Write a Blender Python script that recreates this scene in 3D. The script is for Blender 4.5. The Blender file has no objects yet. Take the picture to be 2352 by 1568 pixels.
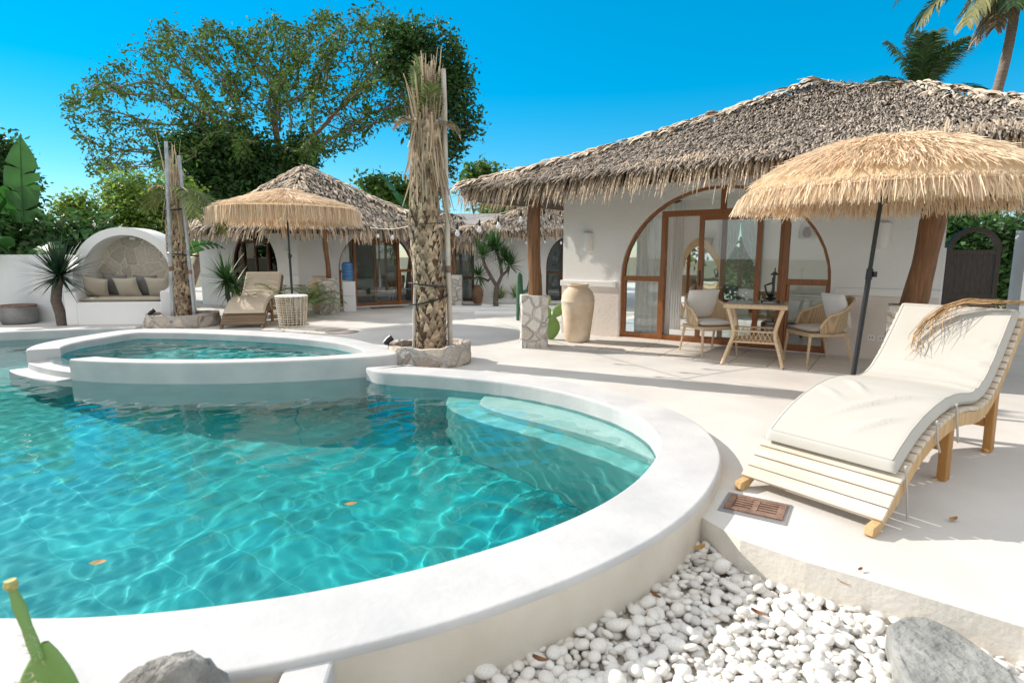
import bpy, bmesh, math, random
import numpy as np
from mathutils import Vector, Matrix
from mathutils.geometry import tessellate_polygon
R = math.radians
random.seed(7); rng = np.random.default_rng(7)
scene = bpy.context.scene
COL = scene.collection

# ------------------------------------------------------------------ camera, sky, sun, exposure
CAM_H = 1.40
PITCH = math.atan(0.1497)
cam_d = bpy.data.cameras.new('camera'); cam = bpy.data.objects.new('camera', cam_d); COL.objects.link(cam)
cam_d.sensor_width = 36.0; cam_d.lens = 20.14; cam_d.clip_start = 0.05; cam_d.clip_end = 2000
cam.location = (0, 0, CAM_H); cam.rotation_euler = (math.pi/2 - PITCH, 0, 0)
cam_d.dof.use_dof = True; cam_d.dof.focus_distance = 8.0; cam_d.dof.aperture_fstop = 3.2
scene.camera = cam

SUN_AZ = R(155)        # direction towards the sun, measured from +X
SUN_EL = R(32)
world = bpy.data.worlds.new('World'); scene.world = world; world.use_nodes = True
wn = world.node_tree.nodes; wl = world.node_tree.links
bg = wn['Background']; bg.inputs['Strength'].default_value = 0.15
sky = wn.new('ShaderNodeTexSky'); sky.sky_type = 'NISHITA'; sky.sun_disc = False
sky.sun_elevation = SUN_EL; sky.sun_rotation = math.pi/2 - SUN_AZ
sky.air_density = 1.0; sky.dust_density = 0.0; sky.ozone_density = 2.5
hsv = wn.new('ShaderNodeHueSaturation'); hsv.inputs['Hue'].default_value = 0.485; hsv.inputs['Saturation'].default_value = 1.6
wl.new(sky.outputs[0], hsv.inputs['Color']); tint = wn.new('ShaderNodeMix'); tint.data_type = 'RGBA'; tint.inputs[0].default_value = 0.48; tint.inputs[7].default_value = (0.0, 1.75, 3.4, 1)
wl.new(hsv.outputs[0], tint.inputs[6])
# unseen sky overhead and behind whitened as added neutral fill, deep blue in front
tcw = wn.new('ShaderNodeTexCoord'); dot = wn.new('ShaderNodeVectorMath'); dot.operation = 'DOT_PRODUCT'; dot.inputs[1].default_value = (0.0, -0.55, 0.83)
wl.new(tcw.outputs['Generated'], dot.inputs[0])
mrw = wn.new('ShaderNodeMapRange'); mrw.interpolation_type = 'SMOOTHSTEP'; mrw.inputs['From Min'].default_value = -0.02; mrw.inputs['From Max'].default_value = 0.55
wl.new(dot.outputs['Value'], mrw.inputs['Value'])
pale = wn.new('ShaderNodeMix'); pale.data_type = 'RGBA'; pale.inputs[7].default_value = (5.2, 5.25, 5.3, 1)
wl.new(mrw.outputs[0], pale.inputs[0]); wl.new(tint.outputs[2], pale.inputs[6]); wl.new(pale.outputs[2], bg.inputs['Color'])

sd = bpy.data.lights.new('sun', 'SUN'); sd.energy = 4.3; sd.angle = R(0.53); sd.color = (1.0, 0.92, 0.82)
sun = bpy.data.objects.new('sun', sd); COL.objects.link(sun)
to_sun = Vector((math.cos(SUN_AZ)*math.cos(SUN_EL), math.sin(SUN_AZ)*math.cos(SUN_EL), math.sin(SUN_EL)))
sun.rotation_euler = to_sun.to_track_quat('Z', 'Y').to_euler(); sun.location = to_sun*40
sd.cycles.is_caustics_light = True

vs = scene.view_settings
scene.display_settings.display_device = 'sRGB'
vs.view_transform = 'Standard'; vs.look = 'None'; vs.gamma = 1.0; vs.use_curve_mapping = False
vs.exposure = 0.45
cy = scene.cycles
cy.max_bounces = 14; cy.diffuse_bounces = 8; cy.glossy_bounces = 4; cy.transmission_bounces = 6; cy.transparent_max_bounces = 16
cy.caustics_refractive = True; cy.caustics_reflective = False; cy.blur_glossy = 0.6
cy.sample_clamp_indirect = 6.0
cy.use_denoising = True

# ------------------------------------------------------------------ points of the place (a line of sight of the survey photo met with a height or a distance)
F_, CX_, CY_ = 1316.0, 1176.0, 784.0
def _dir(x, y):
    b = y - CY_
    return Vector((x-CX_, F_*math.cos(PITCH)-b*math.sin(PITCH), -(F_*math.sin(PITCH)+b*math.cos(PITCH))))
def G(x, y, z=0.0):
    d = _dir(x, y); t = (z-CAM_H)/d.z; return Vector((d.x*t, d.y*t, z))
def A(x, y, Y):
    d = _dir(x, y); t = Y/d.y; return Vector((d.x*t, Y, CAM_H+d.z*t))

# ------------------------------------------------------------------ mesh helper
class MB:
    def __init__(s): s.v = []; s.f = []
    def add(s, vs_, fs):
        o = len(s.v); s.v.extend([tuple(p) for p in vs_]); s.f.extend([tuple(i+o for i in f) for f in fs]); return s
    def box(s, c, size, rot=None):
        hx, hy, hz = size[0]/2, size[1]/2, size[2]/2
        pts = [Vector((x, y, z)) for x in (-hx, hx) for y in (-hy, hy) for z in (-hz, hz)]
        if rot is not None: pts = [rot @ p for p in pts]
        c = Vector(c)
        return s.add([p+c for p in pts], [(0,1,3,2),(4,6,7,5),(0,4,5,1),(2,3,7,6),(0,2,6,4),(1,5,7,3)])
    def bar(s, a, b, w, h, up=(0,0,1), shift=0.0):
        a = Vector(a); b = Vector(b); d = (b-a); L = d.length; d.normalize()
        u = Vector(up); sx = d.cross(u)
        if sx.length < 1e-5: sx = d.cross(Vector((1,0,0)))
        sx.normalize(); uz = sx.cross(d).normalized()
        pts = []
        for p in (a, b):
            for q, r in ((-1,-1),(1,-1),(1,1),(-1,1)): pts.append(p + sx*(q*w/2) + uz*(r*h/2+shift))
        return s.add(pts, [(3,2,1,0),(4,5,6,7),(0,1,5,4),(1,2,6,5),(2,3,7,6),(3,0,4,7)])
    def tube(s, path, rad, seg=8, cap=True, squash=1.0, jit=0.0):
        path = [Vector(p) for p in path]; n = len(path)
        if not hasattr(rad, '__len__'): rad = [rad]*n
        rings = []; prev = None
        for i, p in enumerate(path):
            d = (path[min(i+1, n-1)]-path[max(i-1, 0)])
            if d.length < 1e-9: d = Vector((0,0,1))
            d.normalize()
            if prev is None:
                u = d.cross(Vector((0,0,1)))
                if u.length < 1e-3: u = Vector((1,0,0))
            else:
                u = prev - d*prev.dot(d)
                if u.length < 1e-4: u = d.cross(Vector((0.3,1,0.2)))
            u.normalize(); w = d.cross(u); prev = u
            ring = []
            for k in range(seg):
                a = 2*math.pi*k/seg; r = rad[i]*(1+jit*random.uniform(-1,1))
                ring.append(p + u*(math.cos(a)*r) + w*(math.sin(a)*r*squash))
            rings.append(ring)
        vs_ = [q for r in rings for q in r]; fs = []
        for i in range(n-1):
            for k in range(seg):
                a = i*seg+k; b = i*seg+(k+1)%seg
                fs.append((a, b, b+seg, a+seg))
        if cap: fs.append(tuple(range(seg-1, -1, -1))); fs.append(tuple(range((n-1)*seg, n*seg)))
        return s.add(vs_, fs)
    def lathe(s, prof, seg=32, c=(0,0,0), cap=True):
        c = Vector(c); vs_ = []; fs = []; n = len(prof)
        for r, z in prof:
            for k in range(seg):
                a = 2*math.pi*k/seg; vs_.append(c+Vector((r*math.cos(a), r*math.sin(a), z)))
        for i in range(n-1):
            for k in range(seg):
                a = i*seg+k; b = i*seg+(k+1)%seg; fs.append((a, b, b+seg, a+seg))
        if cap: fs.append(tuple(range(seg-1, -1, -1))); fs.append(tuple(range((n-1)*seg, n*seg)))
        return s.add(vs_, fs)
    def prism(s, poly, z0, z1):
        n = len(poly); vs_ = [(p[0], p[1], z0) for p in poly]+[(p[0], p[1], z1) for p in poly]
        fs = [(i, (i+1)%n, (i+1)%n+n, i+n) for i in range(n)]
        tri = tessellate_polygon([[Vector((p[0], p[1], 0)) for p in poly]])
        for t in tri: fs.append((t[0]+n, t[1]+n, t[2]+n)); fs.append((t[2], t[1], t[0]))
        return s.add(vs_, fs)
    def sheet(s, loops, z):
        vs_ = [Vector((p[0], p[1], 0)) for l in loops for p in l]
        tri = tessellate_polygon([[Vector((p[0], p[1], 0)) for p in l] for l in loops])
        fs = []
        for t in tri:
            a, b, c = vs_[t[0]], vs_[t[1]], vs_[t[2]]
            fs.append(tuple(t) if (b-a).cross(c-a).z > 0 else (t[2], t[1], t[0]))
        return s.add([(p.x, p.y, z) for p in vs_], fs)
    def plate(s, M, loops, d0, d1):
        """outline (a, z) with holes, in the plane given by M, extruded between depths d0 and d1 along the plane's own y"""
        flat = [p for l in loops for p in l]; n = len(flat)
        tri = tessellate_polygon([[Vector((p[0], p[1], 0)) for p in l] for l in loops])
        vs_ = [M @ Vector((p[0], d0, p[1])) for p in flat]+[M @ Vector((p[0], d1, p[1])) for p in flat]
        fs = []
        for t in tri: fs.append(tuple(t)); fs.append((t[2]+n, t[1]+n, t[0]+n))
        o = 0
        for l in loops:
            m = len(l)
            for i in range(m): a = o+i; b = o+(i+1)%m; fs.append((a, b, b+n, a+n))
            o += m
        return s.add(vs_, fs)
    def grid(s, P):
        h = len(P); w = len(P[0])
        return s.add([q for r in P for q in r], [(i*w+j, i*w+j+1, (i+1)*w+j+1, (i+1)*w+j) for i in range(h-1) for j in range(w-1)])

MW = {}
def _mesh_from(name, v, f):
    me = bpy.data.meshes.new(name); me.from_pydata(v, [], f); me.update()
    return me
def fixn(me):
    bm = bmesh.new(); bm.from_mesh(me); bmesh.ops.recalc_face_normals(bm, faces=bm.faces); bm.to_mesh(me); bm.free()
def obj(name, mb, mat, parent=None, smooth=False, bevel=0.0, sub=0, fix=True, local=False, angle=40):
    me = _mesh_from(name, mb.v, mb.f)
    if fix: fixn(me)
    return link(name, me, mat, parent, smooth, bevel, sub, local, angle)
def link(name, me, mat, parent=None, smooth=False, bevel=0.0, sub=0, local=False, angle=40):
    o = bpy.data.objects.new(name, me); COL.objects.link(o)
    for m in (mat if isinstance(mat, (list, tuple)) else [mat]): me.materials.append(m)
    if parent is not None:
        o.parent = parent; M = MW[parent.name]; MW[o.name] = M
        if not local: me.transform(M.inverted())
    else: MW[o.name] = Matrix.Identity(4)
    if smooth:
        me.polygons.foreach_set('use_smooth', [True]*len(me.polygons))
        if angle < 180:
            try: me.set_sharp_from_angle(angle=R(angle))
            except Exception: pass
    if bevel:
        b = o.modifiers.new('bevel', 'BEVEL'); b.width = bevel; b.segments = 2; b.limit_method = 'ANGLE'; b.angle_limit = R(35)
        b.harden_normals = False
    if sub:
        b = o.modifiers.new('sub', 'SUBSURF'); b.levels = sub; b.render_levels = sub
    return o
def np_obj(name, V, Fq, mat, parent=None, smooth=False):
    """V (n,3) array, Fq (m,4) or (m,3) array of indices; world coordinates"""
    V = np.asarray(V, dtype=np.float32); Fq = np.asarray(Fq, dtype=np.int32)
    if parent is not None:
        Mi = np.array(MW[parent.name].inverted()); V = V @ Mi[:3,:3].T.astype(np.float32) + Mi[:3,3].astype(np.float32)
    k = Fq.shape[1]; me = bpy.data.meshes.new(name)
    me.vertices.add(len(V)); me.vertices.foreach_set('co', V.astype(np.float32).ravel())
    me.loops.add(Fq.size); me.loops.foreach_set('vertex_index', Fq.ravel())
    me.polygons.add(len(Fq)); me.polygons.foreach_set('loop_start', np.arange(0, Fq.size, k, dtype=np.int32))
    try: me.polygons.foreach_set('loop_total', np.full(len(Fq), k, dtype=np.int32))
    except Exception: pass
    me.polygons.foreach_set('use_smooth', np.full(len(Fq), smooth, dtype=bool))
    me.update(calc_edges=True); me.validate()
    return link(name, me, mat, parent, False, local=True)
def tag(o, label=None, cat=None, group=None, kind=None):
    if label: o['label'] = label
    if cat: o['category'] = cat
    if group: o['group'] = group
    if kind: o['kind'] = kind
    return o
def thing(name, label, cat, loc=(0,0,0), rz=0.0, group=None):
    o = bpy.data.objects.new(name, None); COL.objects.link(o); o.empty_display_size = 0.2
    o.location = loc; o.rotation_euler = (0, 0, rz)
    MW[o.name] = Matrix.Translation(Vector(loc)) @ Matrix.Rotation(rz, 4, 'Z')
    return tag(o, label, cat, group)
def copy_tree(o, loc, rz, label, parent=None, top=True):
    kids = [c for c in bpy.data.objects if c.parent == o]
    c = o.copy(); COL.objects.link(c)
    if top:
        c.location = loc; c.rotation_euler = (0, 0, rz)
        if label: c['label'] = label
    else: c.parent = parent
    for k in kids: copy_tree(k, None, None, None, c, False)
    return c

# ------------------------------------------------------------------ materials
def mat(name, col, rough=0.6, var=0.0, scale=6.0, bump=0.0, bscale=30.0, col2=None, island=0.0, spec=0.5, trans=0.0, metal=0.0, detail=6.0, stretch=None, sheen=0.0, bdist=0.02):
    m = bpy.data.materials.new(name); m.use_nodes = True
    nt = m.node_tree; n = nt.nodes; l = nt.links
    bs = n['Principled BSDF']; out = n['Material Output']
    bs.inputs['Roughness'].default_value = rough; bs.inputs['Metallic'].default_value = metal
    bs.inputs['Specular IOR Level'].default_value = spec
    tc = n.new('ShaderNodeTexCoord'); src = tc.outputs['Object']
    if stretch:
        mp = n.new('ShaderNodeMapping'); mp.inputs['Scale'].default_value = stretch; l.new(src, mp.inputs['Vector']); src = mp.outputs[0]
    base = None
    if var > 0 or col2 is not None:
        no = n.new('ShaderNodeTexNoise'); no.inputs['Scale'].default_value = scale; no.inputs['Detail'].default_value = detail
        l.new(src, no.inputs['Vector'])
        mx = n.new('ShaderNodeMix'); mx.data_type = 'RGBA'
        c2 = col2 if col2 is not None else tuple(min(1, c*(1+var)) for c in col)
        c1 = col if col2 is not None else tuple(c*(1-var) for c in col)
        mx.inputs[6].default_value = (*c1, 1); mx.inputs[7].default_value = (*c2, 1)
        rp = n.new('ShaderNodeMapRange'); rp.inputs['From Min'].default_value = 0.32; rp.inputs['From Max'].default_value = 0.68
        l.new(no.outputs['Fac'], rp.inputs['Value']); l.new(rp.outputs[0], mx.inputs[0]); base = mx.outputs[2]
    if island > 0:
        ge = n.new('ShaderNodeNewGeometry'); hs = n.new('ShaderNodeHueSaturation')
        mr = n.new('ShaderNodeMapRange'); mr.inputs['To Min'].default_value = 1-island; mr.inputs['To Max'].default_value = 1+island
        l.new(ge.outputs['Random Per Island'], mr.inputs['Value']); l.new(mr.outputs[0], hs.inputs['Value'])
        if base: l.new(base, hs.inputs['Color'])
        else: hs.inputs['Color'].default_value = (*col, 1)
        base = hs.outputs[0]
    if base: l.new(base, bs.inputs['Base Color'])
    else: bs.inputs['Base Color'].default_value = (*col, 1)
    if bump > 0:
        nb = n.new('ShaderNodeTexNoise'); nb.inputs['Scale'].default_value = bscale; nb.inputs['Detail'].default_value = 8
        l.new(src, nb.inputs['Vector'])
        bu = n.new('ShaderNodeBump'); bu.inputs['Strength'].default_value = bump; bu.inputs['Distance'].default_value = bdist
        l.new(nb.outputs['Fac'], bu.inputs['Height']); l.new(bu.outputs[0], bs.inputs['Normal'])
    if trans > 0:
        tr = n.new('ShaderNodeBsdfTranslucent'); ms = n.new('ShaderNodeMixShader'); ms.inputs[0].default_value = trans
        if base: l.new(base, tr.inputs['Color'])
        else: tr.inputs['Color'].default_value = (*col, 1)
        l.new(bs.outputs[0], ms.inputs[1]); l.new(tr.outputs[0], ms.inputs[2]); l.new(ms.outputs[0], out.inputs['Surface'])
    return m
def glass_mat(name, tint=(0.95,0.98,0.975), base=0.015):
    m = bpy.data.materials.new(name); m.use_nodes = True
    nt = m.node_tree; n = nt.nodes; l = nt.links; n.remove(n['Principled BSDF'])
    t = n.new('ShaderNodeBsdfTransparent'); t.inputs[0].default_value = (*tint, 1)
    g = n.new('ShaderNodeBsdfGlossy'); g.inputs['Roughness'].default_value = 0.01
    fr = n.new('ShaderNodeFresnel'); fr.inputs['IOR'].default_value = 1.5
    ad = n.new('ShaderNodeMath'); ad.operation = 'ADD'; ad.inputs[1].default_value = base; ad.use_clamp = True
    l.new(fr.outputs[0], ad.inputs[0])
    ms = n.new('ShaderNodeMixShader'); l.new(ad.outputs[0], ms.inputs[0]); l.new(t.outputs[0], ms.inputs[1]); l.new(g.outputs[0], ms.inputs[2])
    l.new(ms.outputs[0], n['Material Output'].inputs['Surface'])
    return m
def stone_mat(name, cols, scale=4.0, mortar=(0.5,0.46,0.4), mw=0.03, rough=0.85, bump=0.8, dim3=True, edge=0.05):
    """irregular laid stones: voronoi cells, each its own tone, with mortar joints"""
    m = bpy.data.materials.new(name); m.use_nodes = True
    nt = m.node_tree; n = nt.nodes; l = nt.links; bs = n['Principled BSDF']; bs.inputs['Roughness'].default_value = rough
    tc = n.new('ShaderNodeTexCoord')
    nz = n.new('ShaderNodeTexNoise'); nz.inputs['Scale'].default_value = scale*0.9; l.new(tc.outputs['Object'], nz.inputs['Vector'])
    mm = n.new('ShaderNodeMix'); mm.data_type = 'RGBA'; mm.inputs[0].default_value = 0.12
    l.new(tc.outputs['Object'], mm.inputs[6]); l.new(nz.outputs['Color'], mm.inputs[7])
    v1 = n.new('ShaderNodeTexVoronoi'); v1.inputs['Scale'].default_value = scale
    v2 = n.new('ShaderNodeTexVoronoi'); v2.feature = 'DISTANCE_TO_EDGE'; v2.inputs['Scale'].default_value = scale
    for v in (v1, v2): l.new(mm.outputs[2], v.inputs['Vector'])
    sp = n.new('ShaderNodeSeparateColor'); l.new(v1.outputs['Color'], sp.inputs[0])
    cr = n.new('ShaderNodeValToRGB'); cr.color_ramp.interpolation = 'CONSTANT'
    els = cr.color_ramp.elements
    while len(els) < len(cols): els.new(0.5)
    for i, (p, c) in enumerate(cols): els[i].position = p; els[i].color = (*c, 1)
    l.new(sp.outputs[0], cr.inputs[0])
    fine = n.new('ShaderNodeTexNoise'); fine.inputs['Scale'].default_value = scale*9; fine.inputs['Detail'].default_value = 8; l.new(tc.outputs['Object'], fine.inputs['Vector'])
    mf = n.new('ShaderNodeMix'); mf.data_type = 'RGBA'; mf.blend_type = 'OVERLAY'; mf.inputs[0].default_value = 0.55
    l.new(cr.outputs[0], mf.inputs[6]); l.new(fine.outputs['Fac'], mf.inputs[7])
    st = n.new('ShaderNodeMapRange'); st.inputs['From Min'].default_value = mw*0.6; st.inputs['From Max'].default_value = mw*1.4
    l.new(v2.outputs['Distance'], st.inputs['Value'])
    mx = n.new('ShaderNodeMix'); mx.data_type = 'RGBA'; mx.inputs[6].default_value = (*mortar, 1)
    l.new(st.outputs[0], mx.inputs[0]); l.new(mf.outputs[2], mx.inputs[7]); l.new(mx.outputs[2], bs.inputs['Base Color'])
    hh = n.new('ShaderNodeMapRange'); hh.inputs['From Max'].default_value = edge*2.5; l.new(v2.outputs['Distance'], hh.inputs['Value'])
    ad = n.new('ShaderNodeMath'); ad.operation = 'MULTIPLY_ADD'; ad.inputs[1].default_value = 0.35
    l.new(fine.outputs['Fac'], ad.inputs[0]); l.new(hh.outputs[0], ad.inputs[2])
    bu = n.new('ShaderNodeBump'); bu.inputs['Strength'].default_value = bump; bu.inputs['Distance'].default_value = 0.03
    l.new(ad.outputs[0], bu.inputs['Height']); l.new(bu.outputs[0], bs.inputs['Normal'])
    return m
def wood_mat(name, c1, c2, rough=0.55, axis='X', scale=9.0, bump=0.25, weather=None):
    st = {'X': (0.6, 9, 9), 'Y': (9, 0.6, 9), 'Z': (9, 9, 0.6)}[axis]
    m = mat(name, c1, rough, col2=c2, scale=scale, stretch=st, bump=bump, bscale=14, detail=8)
    return m

WHITE = mat('white_plaster', (0.87,0.855,0.83), 0.9, col2=(0.90,0.89,0.87), scale=1.4, bump=0.35, bscale=26, bdist=0.012)
WHITE2 = mat('cool_white_plaster', (0.85,0.85,0.85), 0.9, col2=(0.89,0.89,0.89), scale=0.9, bump=0.3, bscale=22, bdist=0.012)
DECKM = mat('deck_screed', (0.565,0.545,0.515), 0.8, col2=(0.675,0.655,0.625), scale=1.3, bump=0.3, bscale=45, bdist=0.006, detail=12)
RIMM = mat('pool_rim_plaster', (0.49,0.492,0.50), 0.7, col2=(0.60,0.595,0.59), scale=2.6, bump=0.35, bscale=16, bdist=0.010, spec=0.3, detail=8)
WOODF = wood_mat('brown_frame_wood', (0.24,0.085,0.025), (0.38,0.15,0.045), 0.4, 'Z')
WOODD = wood_mat('dark_brown_wood', (0.07,0.03,0.016), (0.13,0.055,0.03), 0.5, 'Z')
POSTM = wood_mat('log_wood', (0.11,0.048,0.018), (0.26,0.12,0.045), 0.5, 'Z', scale=5, bump=0.6)
TEAK = wood_mat('pale_teak', (0.52,0.32,0.14), (0.66,0.45,0.23), 0.55, 'Z', scale=3)
TEAKW = wood_mat('weathered_teak_slat', (0.56,0.46,0.35), (0.72,0.65,0.56), 0.6, 'Y', scale=3)
TEAKO = mat('orange_teak', (0.38,0.17,0.04), 0.5, col2=(0.52,0.27,0.08), scale=4, stretch=(6,6,0.8), bump=0.2)
GREYW = wood_mat('grey_brown_slat', (0.17,0.115,0.07), (0.28,0.20,0.13), 0.65, 'Y', scale=3)
CUSH = mat('cream_cushion', (0.50,0.485,0.445), 0.85, var=0.03, scale=3, bump=0.12, bscale=7, bdist=0.012, spec=0.2)
CUSHT = mat('tan_cushion', (0.62,0.545,0.44), 0.85, var=0.05, scale=3, bump=0.2, bscale=6, spec=0.2)
PILT = mat('tan_pillow', (0.46,0.41,0.335), 0.9, var=0.05, scale=5, bump=0.3, bscale=9, spec=0.1)
PILG = mat('grey_pillow', (0.20,0.195,0.19), 0.9, var=0.1, scale=5, bump=0.3, bscale=9, spec=0.1)
FABW = mat('white_fabric', (0.87,0.86,0.84), 0.9, var=0.03, scale=6, bump=0.2, bscale=10, spec=0.1)
CURT = mat('sheer_curtain', (0.82,0.82,0.81), 0.9, trans=0.45, spec=0.1)
RATTAN = mat('pale_rattan', (0.56,0.41,0.26), 0.6, col2=(0.70,0.54,0.37), scale=30, bump=0.6, bscale=140, bdist=0.004, island=0.12)
RATTAN2 = mat('bleached_rattan', (0.50,0.42,0.32), 0.6, col2=(0.66,0.58,0.46), scale=20, island=0.15)
BLACKM = mat('black_metal', (0.012,0.012,0.014), 0.35, spec=0.6)
GUNM = mat('dark_grey_pole', (0.035,0.037,0.042), 0.35, metal=0.3)
GALV = mat('galvanised_pipe', (0.42,0.45,0.48), 0.45, var=0.25, scale=9, metal=0.35, bump=0.1)
PIPEW = mat('whitewashed_pipe', (0.66,0.62,0.56), 0.6, col2=(0.50,0.44,0.36), scale=5)
RUST = mat('rusty_iron', (0.17,0.095,0.065), 0.7, col2=(0.29,0.18,0.13), scale=14, bump=0.4, bscale=60)
CLAY = mat('pale_clay', (0.64,0.48,0.33), 0.85, col2=(0.80,0.70,0.56), scale=3.2, bump=0.3, bscale=18, detail=9)
CLAYB = mat('brown_clay', (0.26,0.15,0.09), 0.8, var=0.25, scale=6)
CONC = mat('grey_cement', (0.22,0.22,0.22), 0.9, var=0.25, scale=4, bump=0.3)
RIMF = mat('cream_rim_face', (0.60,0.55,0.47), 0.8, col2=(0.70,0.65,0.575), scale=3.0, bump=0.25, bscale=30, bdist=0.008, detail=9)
THATCH = mat('dry_leaf_thatch', (0.34,0.29,0.24), 0.75, island=0.62, spec=0.25, trans=0.08)
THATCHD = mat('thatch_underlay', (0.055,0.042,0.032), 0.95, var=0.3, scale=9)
THATCHL = mat('pale_ridge_thatch', (0.58,0.48,0.37), 0.75, island=0.40, spec=0.25)
THATCHF = mat('eave_thatch_tips', (0.52,0.41,0.30), 0.7, island=0.5, spec=0.3, trans=0.12)
RAFFIA = mat('raffia_strands', (0.82,0.68,0.51), 0.75, island=0.20, spec=0.2, trans=0.32)
RAFFC = mat('raffia_canopy_cloth', (0.66,0.48,0.29), 0.9, var=0.08, scale=9, trans=0.25)
GLASS = glass_mat('window_glass')
STONEP = stone_mat('pier_stone', [(0,(0.60,0.56,0.51)),(0.3,(0.70,0.67,0.62)),(0.55,(0.54,0.49,0.43)),(0.75,(0.72,0.69,0.65)),(0.93,(0.42,0.35,0.29))], 6.0, (0.58,0.54,0.49), 0.018, bump=1.0)
STONEB = stone_mat('planter_stone', [(0,(0.50,0.44,0.37)),(0.28,(0.34,0.29,0.25)),(0.5,(0.56,0.49,0.41)),(0.72,(0.30,0.20,0.13)),(0.86,(0.44,0.40,0.36))], 4.2, (0.44,0.43,0.41), 0.05)
STONEA = stone_mat('alcove_stone', [(0,(0.60,0.53,0.44)),(0.3,(0.70,0.62,0.52)),(0.52,(0.50,0.44,0.37)),(0.84,(0.14,0.085,0.06)),(0.92,(0.42,0.35,0.31))], 4.0, (0.80,0.75,0.68), 0.016, bump=0.4)
# ------------------------------------------------------------------ the pool: outlines
def catmull(P, n=6, closed=False):
    P = [Vector((p[0], p[1], 0)) for p in P]; out = []; m = len(P)
    rg = range(m) if closed else range(m-1)
    for i in rg:
        p0 = P[(i-1) % m] if closed or i > 0 else P[0]*2-P[1]
        p1 = P[i]; p2 = P[(i+1) % m]
        p3 = P[(i+2) % m] if closed or i+2 < m else P[-1]*2-P[-2]
        for k in range(n):
            t = k/n
            out.append(0.5*((2*p1)+(p2-p0)*t+(2*p0-5*p1+4*p2-p3)*t*t+(-p0+3*p1-3*p2+p3)*t**3))
    if not closed: out.append(P[-1])
    return [(p.x, p.y) for p in out]
def offset(P, d, closed=False):
    out = []; m = len(P)
    for i in range(m):
        a = P[(i-1) % m] if closed or i > 0 else P[i]; b = P[(i+1) % m] if closed or i < m-1 else P[i]
        t = Vector((b[0]-a[0], b[1]-a[1])).normalized()
        out.append((P[i][0]+t.y*d, P[i][1]-t.x*d))
    return out
def inside(poly, X, Y):
    poly = np.array(poly); n = len(poly); c = np.zeros(X.shape, bool); j = n-1
    for i in range(n):
        xi, yi = poly[i]; xj, yj = poly[j]
        c ^= ((yi > Y) != (yj > Y)) & (X < (xj-xi)*(Y-yi)/(yj-yi+1e-12)+xi); j = i
    return c

rim_in = catmull([(-6.9,10.40),(-7.9,10.12),(-8.94,9.72),(-9.9,8.9),(-10.3,7.4),(-9.9,5.6),(-8.6,3.9),(-6.7,2.75),(-4.6,2.15),(-3.1,1.96),(-1.87,1.925),(-1.41,1.945),(-1.03,2.02),(-.72,2.115),(-.33,2.29),(.11,2.57),(.5,2.92),(.81,3.35),(1.02,3.84),(1.05,4.37),(.86,4.9),(.44,5.45),(-.12,5.87),(-.84,6.18),(-1.45,6.37),(-1.72,6.62)], 5)
rim_out = offset(rim_in, 0.41)
rim_mid = offset(rim_in, 0.2)
rim_out[-1] = (-1.20, 6.80); rim_out[-2] = (-1.18, 6.78); rim_out[-3] = (-1.15, 6.75)
rim_mid[-1] = (-1.5, 6.75)
spa_out = catmull([(-1.50,6.90),(-2.4,6.57),(-3.35,6.41),(-4.4,6.43),(-5.2,6.62),(-5.85,6.95),(-6.32,7.35),(-6.55,7.9),(-6.52,8.6),(-6.35,9.3),(-5.9,9.48),(-5.1,9.42),(-4.1,9.2),(-3.2,8.85),(-2.43,8.38),(-1.85,7.75),(-1.52,7.3)], 5, True)
spa_in = catmull([(-2.0,7.0),(-2.5,6.80),(-3.4,6.63),(-4.35,6.64),(-5.0,6.80),(-5.6,7.12),(-5.98,7.5),(-6.12,8.0),(-6.06,8.5),(-5.95,8.98),(-5.7,9.02),(-5.0,8.96),(-4.1,8.74),(-3.2,8.40),(-2.5,7.98),(-2.05,7.5),(-1.9,7.2)], 5, True)
spa_mid = [((a[0]+b[0])/2, (a[1]+b[1])/2) for a, b in zip(spa_out, spa_in)]
RIM_Z, SPA_Z, WATER_Z, SPAW_Z, FLOOR_Z = 0.10, 0.20, -0.05, 0.085, -1.40
# spa wall: gap (spillway) between these samples of the outline
GAP = range(21, 29)

# ------------------------------------------------------------------ ground and deck
gm = mat('dry_earth', (0.20,0.16,0.11), 0.95, col2=(0.10,0.12,0.05), scale=1.5, bump=0.5)
bed_edge = [(3.9,-2.5),(3.9,0.2),(3.0,1.02),(2.45,1.50),(1.95,2.0),(1.57,2.31),(1.36,2.47),(1.14,2.68)]
corner_i = min(range(len(rim_mid)), key=lambda i: (rim_mid[i][0]-1.0)**2+(rim_mid[i][1]-3.1)**2)
left_i = min(range(len(rim_mid)), key=lambda i: (rim_mid[i][0]+4.4)**2+(rim_mid[i][1]-1.9)**2)
far = rim_mid[corner_i:]
spa_loop = spa_mid[:]
# walk from the rim's end, round the far side of the spa to the back rim
k0 = min(range(len(spa_mid)), key=lambda i: (spa_mid[i][0]+1.7)**2+(spa_mid[i][1]-7.25)**2)
k1 = min(range(len(spa_mid)), key=lambda i: (spa_mid[i][0]+6.2)**2+(spa_mid[i][1]-9.2)**2)
walk = []
i = k0
while i != k1: walk.append(spa_mid[i]); i = (i-1) % len(spa_mid)
walk.append(spa_mid[k1])
pool_loop = far + walk + rim_mid[:left_i+1]
hole = pool_loop + [(-5.0,-2.5)] + bed_edge
g = MB().sheet([[(-400,-200),(400,-200),(400,600),(-400,600)], [(-12,1.2),(2.2,1.2),(2.2,12),(-12,12)]], -0.44)
g.sheet([[(-12,1.2),(2.2,1.2),(2.2,12),(-12,12)], rim_mid + walk], -0.44)
tag(obj('ground', g, gm), 'bare earth ground lying around and beyond the paved yard', 'ground', kind='structure')
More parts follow.
